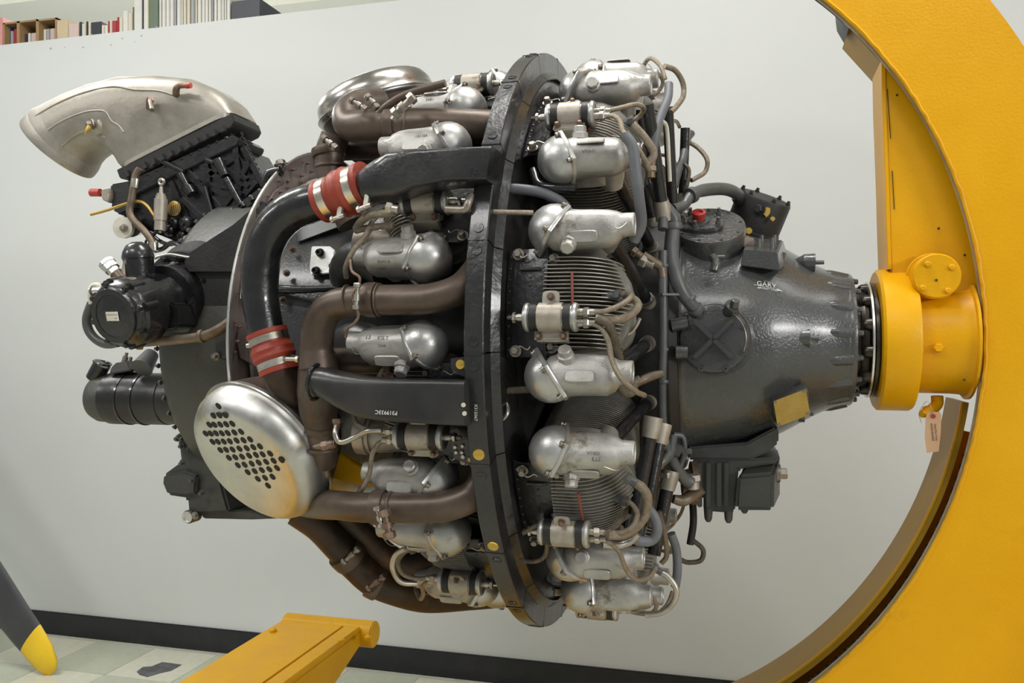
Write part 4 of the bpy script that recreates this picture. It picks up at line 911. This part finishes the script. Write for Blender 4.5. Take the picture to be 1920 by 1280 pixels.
# ------------ far and near hoses in front of the front row
TUBES = [
 ('grey_hose', ((1186, 232, -.47), (1212, 262, -.46), (1226, 290, -.45), (1208, 312, -.46)), .007, 'braid'),
 ('coolant_hose', ((1170, 252, -.53), (1186, 275, -.53), (1192, 320, -.53), (1198, 370, -.52), (1202, 420, -.50), (1188, 452, -.49)), .0095, 'greyhose'),
 ('coolant_hose', ((1254, 158, -.30), (1252, 185, -.32), (1240, 215, -.34), (1230, 250, -.36), (1224, 285, -.36)), .0085, 'greyhose'),
 ('hose_tail', ((1226, 280, -.36), (1224, 300, -.36), (1222, 318, -.36)), .006, 'brownpipe'),
 ('plug_lead', ((1246, 124, -.28), (1266, 132, -.26), (1280, 155, -.24), (1281, 180, -.24), (1268, 200, -.26), (1258, 210, -.27)), .0055, 'braid'),
 ('plug_lead', ((1288, 264, -.10), (1310, 278, -.10), (1326, 300, -.10), (1322, 322, -.10), (1304, 334, -.12), (1296, 338, -.13)), .005, 'braid'),
 ('plug_lead', ((1282, 306, -.14), (1292, 320, -.14), (1288, 350, -.14)), .004, 'braiddark'),
 ('coolant_hose', ((1296, 250, -.08), (1288, 262, -.10), (1280, 300, -.13), (1272, 318, -.14), (1264, 350, -.16)), .0085, 'greypipe'),
 ('rubber_hose', ((930, 356, -.50), (965, 354, -.50), (1010, 360, -.49), (1045, 374, -.48), (1062, 388, -.47)), .0095, 'greyhose'),
 ('braided_line', ((850, 388, -.56), (872, 392, -.58), (920, 397, -.58), (1000, 399, -.56)), .0045, 'braid'),
 ('coil_elbow', ((836, 392, -.61), (856, 393, -.61), (872, 392, -.61), (878, 380, -.61), (882, 366, -.60)), .007, 'bolt'),
 ('plug_lead', ((740, 398, -.60), (718, 400, -.60), (695, 403, -.59), (678, 414, -.57), (668, 428, -.54)), .0072, 'braid'),
 ('plug_lead', ((738, 424, -.56), (712, 424, -.56), (690, 427, -.56), (668, 432, -.54)), .0062, 'braid'),
 ('plug_lead', ((716, 806, -.62), (690, 808, -.62), (668, 818, -.61), (646, 828, -.61), (634, 826, -.61), (629, 812, -.61), (632, 796, -.60)), .0050, 'steel'),
 ('fitting_line', ((588, 838, -.60), (605, 836, -.60), (626, 832, -.60)), [.003, .007, .008], 'brownpipe'),
 ('plug_lead', ((780, 1094, -.40), (755, 1092, -.42), (742, 1080, -.43), (736, 1060, -.44), (742, 1040, -.45), (760, 1028, -.46)), .0055, 'steel'),
 ('fuel_line', ((908, 741, -.55), (950, 733, -.54), (1000, 730, -.53), (1080, 729, -.50), (1150, 725, -.46), (1180, 712, -.44)), .0062, 'braiddark'),
 ('fuel_line', ((915, 800, -.56), (936, 790, -.56), (950, 778, -.56), (952, 762, -.55), (944, 750, -.54)), .0038, 'steel'),
 ('plug_lead', ((1120, 598, -.60), (1140, 606, -.60), (1148, 625, -.59), (1154, 650, -.57), (1162, 680, -.55), (1160, 715, -.54), (1172, 736, -.53), (1186, 734, -.52), (1188, 722, -.51)), .0078, 'braiddark'),
 ('plug_lead', ((1116, 596, -.60), (1150, 600, -.59), (1180, 592, -.57), (1196, 575, -.56), (1190, 562, -.55), (1176, 562, -.54)), .0068, 'braid'),
 ('primer_line', ((1158, 632, -.50), (1180, 625, -.49), (1192, 612, -.49), (1200, 596, -.49)), .0035, 'steel'),
 ('coolant_hose', ((1205, 945, -.43), (1226, 968, -.43), (1232, 995, -.43), (1222, 1012, -.43), (1200, 1014, -.44), (1184, 1006, -.45)), .0095, 'greyhose'),
 ('plug_lead', ((1186, 902, -.50), (1205, 915, -.50), (1214, 935, -.49), (1210, 965, -.48), (1190, 990, -.48), (1165, 1002, -.49), (1140, 1002, -.50)), .0085, 'braid'),
 ('plug_lead', ((1130, 1020, -.48), (1160, 1022, -.47), (1182, 1014, -.46), (1196, 1000, -.46)), .007, 'steel'),
 ('plug_lead', ((1232, 1070, -.30), (1252, 1080, -.30), (1268, 1105, -.30), (1262, 1130, -.30), (1240, 1148, -.30), (1210, 1152, -.30)), .0058, 'steel'),
 ('plug_lead', ((1300, 1013, -.05), (1318, 1030, -.05), (1314, 1050, -.05), (1290, 1054, -.05), (1275, 1048, -.05)), .0055, 'braiddark'),
 ('coolant_hose', ((1258, 1000, -.25), (1268, 1030, -.24), (1270, 1070, -.24), (1266, 1100, -.24)), .009, 'greyhose'),
 ('drain_tube', ((1236, 958, -.35), (1246, 1000, -.34), (1250, 1040, -.32), (1240, 1056, -.32)), .005, 'brownpipe'),
 ('drain_tube', ((1299, 940, -.05), (1300, 980, -.05), (1294, 1020, -.05)), .008, 'blacksat'),
 ('black_loom', ((1000, 320, -.45), (1010, 345, -.47), (1035, 352, -.48), (1080, 354, -.48)), .009, 'black'),
 ('drain_tube', ((1240, 226, -.35), (1250, 240, -.33), (1254, 300, -.32), (1256, 340, -.31)), .004, 'cream'),
 ('plug_lead', ((980, 1000, -.5), (1010, 985, -.5), (1024, 1010, -.5), (1022, 1040, -.48), (1004, 1052, -.47), (975, 1050, -.46)), .004, 'braiddark'),
]
for nm, pts, r, mt in TUBES: pipe(nm, pts, r, mt, 12)
for (u_, v_, u2, v2, Y, r, mt) in ((1220, 312, 1220, 330, -.36, .012, 'brownpipe'), (1200, 486, 1222, 496, -.33, .014, 'tancast'), (1186, 470, 1200, 480, -.36, .011, 'brownpipe'), (1178, 720, 1196, 712, -.36, .011, 'tancast'), (1196, 916, 1208, 900, -.345, .014, 'steel'),
     (1224, 888, 1232, 874, -.33, .013, 'steel'), (1176, 948, 1168, 938, -.46, .009, 'steel'), (1160, 562, 1178, 560, -.545, .0095, 'greypipe'), (1172, 895, 1190, 904, -.51, .0105, 'greypipe'), (1222, 1062, 1238, 1072, -.31, .009, 'greypipe'), (632, 785, 632, 800, -.6, .0085, 'rustbolt'),
     (726, 389, 744, 392, -.61, .010, 'steel'), (1252, 884, 1254, 905, -.27, .018, 'tancast'), (1296, 890, 1298, 912, -.22, .02, 'tancast'), (605, 836, 625, 832, -.6, .009, 'rustbolt'), (1240, 820, 1236, 836, -.33, .017, 'tancast')):
    a = E(u_, v_, Y); b = E(u2, v2, Y); d = b-a; ep_('union_nut', MB().hexn(a, d, r, d.length*.6, False).cyl(a+d*.6, b+d*.2, r*.72, seg=12), mt)
# long black struts in front of the lower cylinders
for (a, b, r) in (((1238, 812, -.36), (1206, 985, -.40), .0135), ((1254, 900, -.27), (1226, 1040, -.30), .013), ((1222, 800, -.42), (1190, 965, -.44), .0125), ((1243, 395, -.30), (1214, 195, -.38), .012), ((1262, 400, -.2), (1252, 200, -.26), .011), ((1280, 380, -.1), (1285, 240, -.12), .010)):
    ep_('pushrod_tube', MB().cyl(E(*a), E(*b), r, seg=16), 'black')
    d = (E(*a)-E(*b)).normalized(); ep_('tube_collar', MB().lathe([(-.02, r*1.15), (0, r*1.35), (.018, r*1.4)], E(*a), d, 16), 'tancast')
# ------------ rear accessories
rc = ep_('rear_case', lx([(-.46, .2), (-.46, .352), (-.50, .358), (-.70, .358), (-.715, .350), (-.72, .34), (-.735, .30), (-.74, .1)]), 'casegrey', label='plain dark grey rear supercharger case')
for i in range(26):
    a = -80+i*6.4; bolt(polar(-.722, .346, a), V(-1, 0, 0), .004, .006, 'greypipe', 'hex', rc)
def solid(poly, Y, dep, name, mt, bev=.003, **k):
    return ep_(name, MB().prism([E(u_, v_, Y) for u_, v_ in poly], (0, dep, 0)), mt, bevel=bev, **k)
solid(((372, 470), (400, 448), (440, 430), (470, 420), (470, 640), (300, 640), (285, 600), (300, 540), (330, 490)), -.35, .35, 'accessory_case', 'blacksat', .035)
pipe('case_boss', ((390, 505, -.3), (400, 505, -.31), (412, 505, -.31)), [.012, .018, .018], 'casegrey', 18)
pipe('case_boss', ((395, 532, -.33), (450, 534, -.33)), .018, 'casegrey', 18)
pipe('case_boss', ((428, 475, -.3), (452, 455, -.3)), .02, 'casegrey', 18)
solid(((400, 628), (430, 622), (436, 640), (436, 672), (412, 676), (404, 664)), -.39, .06, 'case_lug', 'casegrey', .004); bolt(E(406, 668, -.395), (0, -1, 0), .006, .01, 'bolt')
# generator
g0 = E(352, 556, -.30); g1 = E(214, 592, -.51); gd = (g1-g0).normalized(); L_ = (g1-g0).length
ep_('generator_mount', MB().lathe([(-.09, .125), (-.03, .118), (-.01, .105), (.012, .104), (.015, .09)], g0, gd, 44), 'blacksat')
gen = ep_('generator', MB().lathe([(0, .085), (.01, .10), (.022, .10), (.026, .084), (.07, .081), (.074, .062), (L_*.62, .060), (L_*.64, .072), (L_*.9, .072), (L_*.93, .066), (L_*.97, .064), (L_, .056), (L_+.003, .045), (L_+.003, 0)], g0, gd, 44), 'black', label='black oily generator with round end plate')
qx, qy, qz = basis(gd)
for i in range(14):
    a = 2*PI*i/14; bolt(g0+(qx*math.cos(a)+qy*math.sin(a))*.091+gd*.024, gd, .0055, .011, 'black', 'hex', gen)
for i in range(8):
    a = 2*PI*i/8+.2; bolt(g1+(qx*math.cos(a)+qy*math.sin(a))*.064-gd*.018, gd, .006, .014, 'black', 'hex', gen)
    put('gen_lug', MB().cyl(g1+(qx*math.cos(a)+qy*math.sin(a))*.066-gd*.05, g1+(qx*math.cos(a)+qy*math.sin(a))*.066-gd*.016, .010, seg=12), 'black', gen)
put('end_ring', MB().lathe([(0, .058), (.006, .056), (.006, .044), (.001, .043)], g1-gd*.002, gd, 36), 'black', gen)
lp = g1+gd*.0045
lab_ = put('maker_label', MB().rings([[lp+qx*a*.016+qy*b*.0095+V(0, 0, 0)+gd*t for a, b in ((-1, -1), (1, -1), (1, 1), (-1, 1))] for t in (0, .0006)]), 'cream', gen, label='cream paper label with small print')
me = textmesh('GENERATOR OVHLD', .0032, 0); me.materials.append(MAT['ink']); put('label_print', me, 'ink', gen, Matrix.Translation(lp+gd*.001+qy*.003) @ Matrix((qx, qy, gd)).transposed().to_4x4())
me = textmesh('1968', .0034, 0); me.materials.append(MAT['ink']); put('label_print', me, 'ink', gen, Matrix.Translation(lp+gd*.001-qy*.004+qx*.008) @ Matrix((qx, qy, gd)).transposed().to_4x4())
solid(((268, 585), (300, 560), (330, 570), (330, 612), (290, 620), (262, 618)), -.43, .1, 'generator_rib', 'black', .005)
solid(((214, 540), (252, 532), (282, 545), (288, 575), (258, 585), (230, 560)), -.47, .12, 'generator_rib', 'black', .006)
solid(((205, 522), (246, 519), (250, 524), (247, 533), (206, 534)), -.49, .07, 'gasket', 'tancast', .001, label='tan gasket plate')
solid(((188, 528), (204, 522), (220, 526), (222, 560), (190, 566), (184, 548)), -.47, .08, 'terminal_block', 'black', .004)
ep_('breather_cap', MB().lathe([(-.01, .030), (.028, .031), (.03, .033), (.034, .033), (.045, .030), (.058, .022), (.064, .01), (.065, 0)], E(262, 510, -.42), V(-.05, -.1, 1), 30), 'black', label='glossy black domed cap on the generator')
solid(((236, 512), (292, 512), (296, 555), (240, 550)), -.43, .08, 'generator_neck', 'black', .004)
a = E(222, 517, -.45); b = E(203, 496, -.45); d = (b-a)
ep_('cable_socket', MB().lathe([(0, .013), (.02, .013), (.02, .0165), (.033, .0165), (.034, .018), (.042, .018), (.043, .014), (.044, 0)], a, d, 8), 'bright', label='pale hexagonal cable socket')
ep_('cable_neck', MB().cyl(a-d*.8, a+d*.2, .014), 'brownpipe')
ep_('small_vent', MB().tube([E(232, 520, -.45), E(232, 505, -.45), E(233, 490, -.45)], [.006, .0045, .002], 10), 'bolt')
pipe('lifting_lug', ((172, 570, -.47), (170, 555, -.47), (172, 538, -.47), (184, 535, -.47), (188, 545, -.47)), .006, 'cream', 12)
ep_('lug_bolt', MB().cyl(E(176, 545, -.475), E(192, 545, -.475), .0075).hexn(E(174, 545, -.475), (-1, 0, 0), .008, .006), 'bright')
pipe('drain_hose', ((172, 568, -.46), (163, 596, -.46), (166, 618, -.46), (180, 636, -.46), (200, 645, -.46), (222, 642, -.46)), .0095, 'greypipe', 14, label='grey drain hose looping below the generator')
pipe('return_pipe', ((262, 640, -.42), (290, 640, -.42), (340, 636, -.42), (382, 630, -.42), (410, 618, -.42), (432, 603, -.42)), [.012, .010, .010, .0105, .011, .011], 'brownpipe', 14, label='dark return pipe under the generator')
collar(378, 630, -.42, 386, 629, -.42, .0135, .008, 'brownpipe')
solid(((246, 645), (256, 634), (262, 640), (256, 656)), -.45, .02, 'pipe_lug', 'brass', .001)
pipe('primer_line', ((290, 484, -.36), (300, 480, -.36), (320, 477, -.36), (350, 482, -.36), (374, 486, -.36), (388, 491, -.36)), .0035, 'bright', 8, label='thin bright primer line')
# starter
sa = E(320, 748, -.15); sb = E(170, 745, -.15)
st = ep_('starter', MB().lathe([(-.16, .062), (0, .062), (.002, .064), (.112, .064), (.114, .0655), (.166, .0655), (.168, .061), (.196, .060), (.214, .052), (.222, .035), (.223, 0)], sa, X1 and V(-1, 0, 0), 48), 'blackduct', label='black cylindrical starter motor with grey rounded end')
put('end_bell', MB().lathe([(.166, .0612), (.198, .0608), (.215, .053), (.2235, .036), (.2245, 0)], sa, V(-1, 0, 0), 48), 'casegrey', st, label='grey end bell')
for x in (1.0, .6): put('body_band', MB().lathe([(-.003, .063), (-.003, .0665), (.003, .0665), (.003, .063)], sa-V(.112*x+.002, 0, 0), X1, 48), 'black', st)
put('elbow_stub', MB().tube([E(176, 710, -.17), E(182, 700, -.17), E(192, 682, -.17)], [.02, .021, .021], 20), 'black', st)
put('stub_rim', MB().torus(E(192, 680, -.17), E(192, 675, -.17)-E(188, 690, -.17), .0205, .003, 24, 6), 'black', st)
put('terminal_box', MB().prism([E(u_, v_, -.19) for u_, v_ in ((206, 690), (216, 680), (238, 677), (246, 694), (204, 702))], (0, .05, 0)), 'greypipe', st, bevel=.003)
for u_, v_, h in ((236, 668, 12), (244, 676, 12)):
    put('terminal', MB().cyl(E(u_-4, v_+14, -.17), E(u_, v_, -.17), .007).cyl(E(u_-1, v_+3, -.17), E(u_+2, v_-7, -.17), .004), 'bolt', st)
put('cone_shield', MB().cyl(E(266, 690, -.2), E(284, 664, -.16), .026, .018), 'greypipe', st)
# ------------ carburettor and intake scoop (tilted)
YC = -.155
solid(((218, 318), (434, 212), (440, 228), (434, 238), (240, 338), (224, 334)), YC-.012, .12, 'upper_flange', 'blacksat', .002, label='black flange below the pale scoop')
solid(((236, 330), (430, 234), (432, 254), (244, 348)), YC+.008, .09, 'carb_throat', 'black', .002)
solid(((226, 345), (436, 252), (448, 262), (444, 272), (250, 366), (214, 352)), YC-.008, .115, 'middle_flange', 'black', .002)
cb = solid(((245, 362), (440, 268), (488, 350), (400, 436), (348, 472), (326, 452), (296, 440), (272, 430), (240, 410), (205, 392), (208, 358)), YC+.004, .155, 'carburettor', 'black', .008, label='black ribbed injection carburettor tilted under the scoop')
solid(((322, 470), (486, 352), (496, 366), (352, 478), (336, 482)), YC-.012, .18, 'lower_flange', 'blacksat', .003)
solid(((335, 500), (340, 478), (430, 420), (492, 368), (512, 372), (505, 400), (470, 450), (450, 520), (400, 520), (350, 520)), -.365, .3, 'carb_base', 'blacksat', .02)
for i in range(12):
    t = (i+.5)/12; u_ = 232+t*194; v_ = 322-t*92
    put('flange_lug', MB().box(E(u_, v_+8, YC-.014), (.012, .01, .018), Matrix.Rotation(-.43, 3, 'Y')), 'blacksat', cb, bevel=.0015)
    bolt(E(u_+6, v_+24, YC-.004), V(.42, 0, -.9), .0042, .016, 'black', 'hex', cb)
for i in range(9):
    t = (i+.5)/9; u_ = 345+t*155; v_ = 466-t*108; bolt(E(u_, v_, YC-.014), V(-.5, 0, .85), .0045, .012, 'black', 'hex', cb)
ribs = [((455, 275), (495, 350)), ((440, 275), (452, 350)), ((448, 290), (375, 340)), ((400, 300), (470, 352)), ((376, 310), (460, 370)), ((350, 318), (420, 400)), ((452, 352), (380, 345)), ((430, 368), (348, 330)), ((320, 340), (360, 430)), ((470, 300), (452, 330)), ((462, 330), (400, 412)), ((392, 420), (340, 372)), ((480, 340), (420, 410)), ((385, 296), (398, 400))]
for (a, b) in ribs: put('case_rib', MB().bar(E(*a, YC), E(*b, YC), .005, .014), 'black', cb, bevel=.001)
for (a, b, r) in (((408, 300), (422, 330), .013), ((424, 335), (452, 385), .009), ((338, 326), (352, 352), .010), ((352, 352), (360, 364), .014), ((388, 300), (402, 305), .007), ((384, 350), (398, 402), .006), ((300, 300), (345, 322), .007)):
    put('plunger', MB().cyl(E(*a, YC-.01), E(*b, YC-.01), r, r*.85, 16), 'black', cb)
for (u_, v_, r) in ((330, 418, .014), (352, 420, .018), (322, 432, .014), (345, 442, .012), (376, 448, .010), (362, 432, .008), (318, 408, .009)):
    put('diaphragm_cap', MB().lathe([(0, r), (.012, r), (.016, r*.75), (.017, r*.3), (.022, r*.3), (.022, 0)], E(u_, v_, YC), (-.1, -1, -.1), 18), 'black', cb)
for (u_, v_) in ((352, 447), (356, 446)): bolt(E(u_, v_, YC-.02), (-.1, -1, 0), .006, .01, 'tancast', 'hex', cb)
for x in range(10):
    bolt(E(446+x*4.4, 258+x*9.5, YC+.03), V(.8, -.3, .5), .006, .014, 'black', 'hex', cb)
pr = ep_('regulator_plate', MB().lathe([(0, .0185), (.002, .0185), (.003, .017), (.003, 0)], E(327, 391, YC-.014), (0, -1, 0), 32), 'brass', label='round brass plate with black ruled lines')
for i in range(5): put('plate_line', MB().bar(E(318+i*4, 396-i*1+8, YC-.0178), E(322+i*4, 384-i*2+2, YC-.0178), .0012, .0008), 'ink', pr)
# solenoid canister
sol = ep_('solenoid', MB().lathe([(-.052, .0), (-.052, .0045), (-.046, .0045), (-.046, .0135), (-.022, .0135), (-.022, .0155), (.030, .0155), (.031, .0125), (.038, .0125), (.038, .010), (.043, .010), (.043, .005), (.06, .004)], E(301, 396, YC-.04), (.04, 0, 1), 26), 'tancast', label='pale grey vertical solenoid canister')
put('eye', MB().torus(E(303, 341, YC-.04), (0, 1, 0), .0065, .004, 18, 8), 'steel', sol)
pipe('fuel_hose', ((262, 316, -.21), (254, 330, -.21), (250, 352, -.21), (247, 372, -.21), (243, 395, -.21), (250, 412, -.21), (270, 432, -.21), (284, 452, -.21), (290, 470, -.21)), .0085, 'brownpipe', 14, label='brown rubber fuel hose')
collar(254, 344, -.21, 252, 362, -.21, .0105, .022, 'clamp'); collar(289, 462, -.21, 290, 480, -.21, .0095, .02, 'clamp')
ep_('lever_arm', MB().bar(E(301, 424, -.2), E(278, 452, -.2), .008, .005).torus(E(277, 454, -.2), (0, 1, 0), .006, .003, 14, 6), 'blacksat')
pipe('control_rod', ((170, 402, -.2), (200, 394, -.2), (240, 381, -.2), (262, 378, -.2), (276, 386, -.2), (290, 405, -.2)), .004, 'brass', 8, label='yellowish control rod')
rd = ep_('vent_disc', MB().lathe([(0, .026), (-.012, .026), (-.014, .0)], E(235, 427, -.20), (-.1, 1, .05), 32), 'cream', label='cream round disc with central nut'); bolt(E(233, 428, -.215), (0, -1, 0), .007, .009, 'bolt', 'hex', rd)
put('disc_housing', MB().cyl(E(244, 424, -.19), E(258, 420, -.10), .027), 'black', rd)
solid(((205, 345), (244, 338), (250, 392), (222, 404), (206, 380)), -.17, .12, 'fuel_unit', 'blacksat', .005)
solid(((188, 356), (205, 352), (208, 366), (203, 380), (190, 374)), -.18, .04, 'fuel_inlet', 'tancast', .003)
ep_('red_cap', MB().cyl(E(188, 361, -.16), E(171, 361, -.16), .010), 'redcap', label='small red shipping cap')
pipe('linkage', ((262, 426, -.18), (285, 440, -.18), (300, 452, -.18), (320, 458, -.18), (352, 448, -.18)), .005, 'black', 8)
pipe('linkage', ((290, 470, -.19), (305, 466, -.19), (322, 455, -.19), (340, 462, -.19)), .006, 'black', 8)
# scoop loft
SEC = [(430, 208, 222, 314, .072, 8), (428, 200, 218, 306, .076, 7), (422, 184, 213, 295, .080, 5), (404, 166, 207, 286, .090, 4), (362, 148, 203, 280, .092, 3.2), (300, 142, 199, 277, .093, 2.6), (236, 144, 191, 280, .092, 2.3), (182, 158, 184, 288, .090, 2.1), (134, 178, 178, 300, .088, 2), (97, 196, 172, 310, .087, 2), (78, 207, 168, 318, .086, 2), (74, 208, 168, 323, .088, 2), (58, 224, 162, 331, .088, 2), (56, 228, 160, 333, .086, 2)]
R = []; HR = []
for (u1, v1, u2, v2, h, n) in SEC:
    k = min(1, len(HR)/8); ym = -.158*(1-k)-.09*k; a = E(u1, v1, ym); b = E(u2, v2, ym); c = (a+b)/2; c.y = -.09; R.append(sup(c, (a-b).normalized(), V(0, 1, 0), (a-b).length/2, h, n, 48)); HR.append((c, (a-b).normalized(), (a-b).length/2, h, n))
c, e, a_, h, n = HR[-1]; R.append(sup(c, e, V(0, 1, 0), a_*.93, h*.93, n, 48)); c, e, a_, h, n = HR[-4]; R.append(sup(c, e, V(0, 1, 0), a_*.9, h*.9, n, 48))
scp = ep_('intake_scoop', MB().rings(R), 'scoop', label='big pale cast intake scoop curving down to the left', angle=60)
def scoop_pt(i, t, lift=0):     # i section, t angle degrees: 0 upper outer edge, 90 = near side
    i0 = int(i); f_ = i-i0; P_ = []
    for j in (i0, min(i0+1, len(HR)-1)):
        c, e, a_, h, n = HR[j]; ct, st_ = math.cos(math.radians(t)), math.sin(math.radians(t))
        P_.append(c+e*(a_+lift)*math.copysign(abs(ct)**(2/n), ct)-V(0, 1, 0)*(h+lift)*math.copysign(abs(st_)**(2/n), st_))
    return P_[0]*(1-f_)+P_[1]*f_
for t0, s0, s1, r in ((62, 9.5, 3.2, .0035), (96, 9, 3, .003), (125, 9, 4, .0035)):
    put('casting_seam', MB().tube([scoop_pt(s0+(s1-s0)*k/8, t0+(8 if k > 5 else 0), -.001) for k in range(9)], r, 8), 'scoop', scp)
put('scoop_bead', MB().rings([[p for p in sup(HR[i][0], HR[i][1], V(0, 1, 0), HR[i][2]*m_, HR[i][3]*m_, 2, 48)] for i, m_ in ((9, 1.0), (10, 1.03), (11, 1.0))], False), 'scoop', scp)
put('mounting_foot', MB().rings([sup((E(434, 210, -.16)+E(220, 318, -.16))/2+V(0, .055, dz), (E(434, 210, -.16)-E(220, 318, -.16)).normalized(), V(0, 1, 0), .160, .064, 9, 48) for dz in (-.004, .007)]), 'scoop', scp)
def boss(u_, v_, Y, r): 
    return put('boss', MB().lathe([(-.015, r*1.35), (.002, r*1.2), (.006, r), (.008, 0)], E(u_, v_, Y), (-.15, -.9, .42), 24), 'scoop', scp)
boss(180, 230, -.172, .019); boss(278, 202, -.168, .016); boss(330, 182, -.150, .019)
fit = ep_('drain_cock', MB().cyl(E(180, 230, -0.170), E(172, 234, -0.195), .011).hexn(E(174, 233, -0.190), (-.5, -.7, -.2), .0095, .012), 'bolt')
put('cock_handle', MB().tube([E(168, 238, -0.205), E(163, 244, -0.210), E(160, 252, -0.210)], [.007, .004, .002], 10), 'goldbolt', fit, label='brass handle')
fit = ep_('pipe_stub', MB().tube([E(280, 203, -0.185), E(281, 188, -0.200), E(283, 184, -0.205)], [.008, .009, .007], 12), 'rustbolt'); put('stub_end', MB().cyl(E(281, 188, -0.205), E(285, 206, -0.220), .0055), 'bolt', fit)
fit = ep_('elbow_fitting', MB().tube([E(330, 178, -0.185), E(331, 166, -0.200), E(336, 161, -0.200), (E(350, 161, -0.200))], [.0085, .008, .007, .005], 12), 'rustbolt'); put('elbow_cap', MB().cyl(E(349, 161, -0.200), E(358, 160, -0.200), .0065), 'redcap', fit, label='red plastic cap')
# ------------ lower left scavenge pump bracket
pb = solid(((332, 816), (352, 812), (358, 842), (400, 848), (430, 960), (372, 964), (352, 960), (350, 934), (312, 928), (303, 906), (305, 890), (338, 866)), -.22, .20, 'scavenge_pump', 'casegrey', .006, label='grey scavenge pump casting behind the perforated cap')
put('pump_rail', MB().prism([E(u_, v_, -.2) for u_, v_ in ((372, 952), (470, 958), (520, 972), (470, 974), (380, 972))], (0, .15, 0)), 'casegrey', pb, bevel=.003)
put('pump_box', MB().prism([E(u_, v_, -.235) for u_, v_ in ((306, 890), (340, 884), (368, 892), (366, 925), (348, 930), (314, 926))], (0, .05, 0)), 'casegrey', pb, bevel=.005)
put('pipe_flange', MB().prism([E(u_, v_, -.235) for u_, v_ in ((332, 828), (350, 826), (372, 830), (372, 846), (340, 848))], (0, .08, 0)), 'casegrey', pb, bevel=.003)
ey = put('mount_eye', MB().lathe([(0, .016), (.03, .016), (.032, .012), (.032, 0)], E(368, 964, -.20), (0, -1, 0), 28), 'casegrey', pb); put('eye_bushing', MB().lathe([(.030, .0135), (.036, .0135), (.036, .010), (.033, .009), (.033, 0)], E(368, 964, -.20), (0, -1, 0), 28), 'bright', pb, label='bright eye bushing'); bolt(E(366, 966, -.236), (0, -1, 0), .0065, .006, 'bolt', 'hex', pb)
for u_, v_ in ((343, 868), (352, 822), (334, 822), (362, 900), (380, 924), (338, 818), (342, 836)): bolt(E(u_, v_, -.238), (-.1, -1, 0), .005, .009, 'greypipe', 'hex', pb)
for (u_, v_) in ((690, 545), (745, 545)): pass
# yellow painted part seen behind the lower rocker boxes
solid(((612, 858), (640, 852), (690, 884), (700, 912), (640, 902), (614, 892)), -.42, .02, 'yellow_bracket', 'yellowworn', .002, label='yellow painted bracket deep between the exhaust pipes')

# embossed part marks, laid on whatever surface carries them
bpy.context.view_layer.update(); dgr = bpy.context.evaluated_depsgraph_get()
for tx, u_, v_, sz, up_ in (('773', 1118, 860, .0105, 1), ('1S81A', 1113, 849, .0085, 1), ('1HNA', 1104, 283, .0095, 1), ('13', 690, 632, .012, 0), ('KSLT', 718, 634, .0095, 0), ('2166', 716, 648, .0075, 0),
        ('R-H1-A', 720, 490, .0075, 0), ('0057', 716, 502, .0085, 1), ('1865', 806, 186, .009, 1), ('4402', 800, 1008, .008, 1), ('AB1526', 790, 255, .008, 0)):
    d = Vector((-sn+(u_-960)/F*cs, cs+(u_-960)/F*sn, -(v_-637)/F)).normalized()
    hit, loc, nrm, idx, ob, _ = S.ray_cast(dgr, CAM, d)
    if not hit or ob.name.split('.')[0] not in ('rocker_box', 'mould_panel', 'rocker_cover'): print('skip', tx, ob and ob.name); continue
    n = (nrm if nrm.dot(d) < 0 else -nrm); x = V(1, 0, 0); x = (x-n*x.dot(n)).normalized(); y = n.cross(x)
    if up_: x, y = -x, -y
    m = Matrix((x, y, n)).transposed().to_4x4(); m.translation = loc+n*.0004-V(0, 0, ZC)
    me = textmesh(tx, sz, .0004); me.materials.append(MAT['stamp']); put('cast_number', me, 'stamp', eng, m)
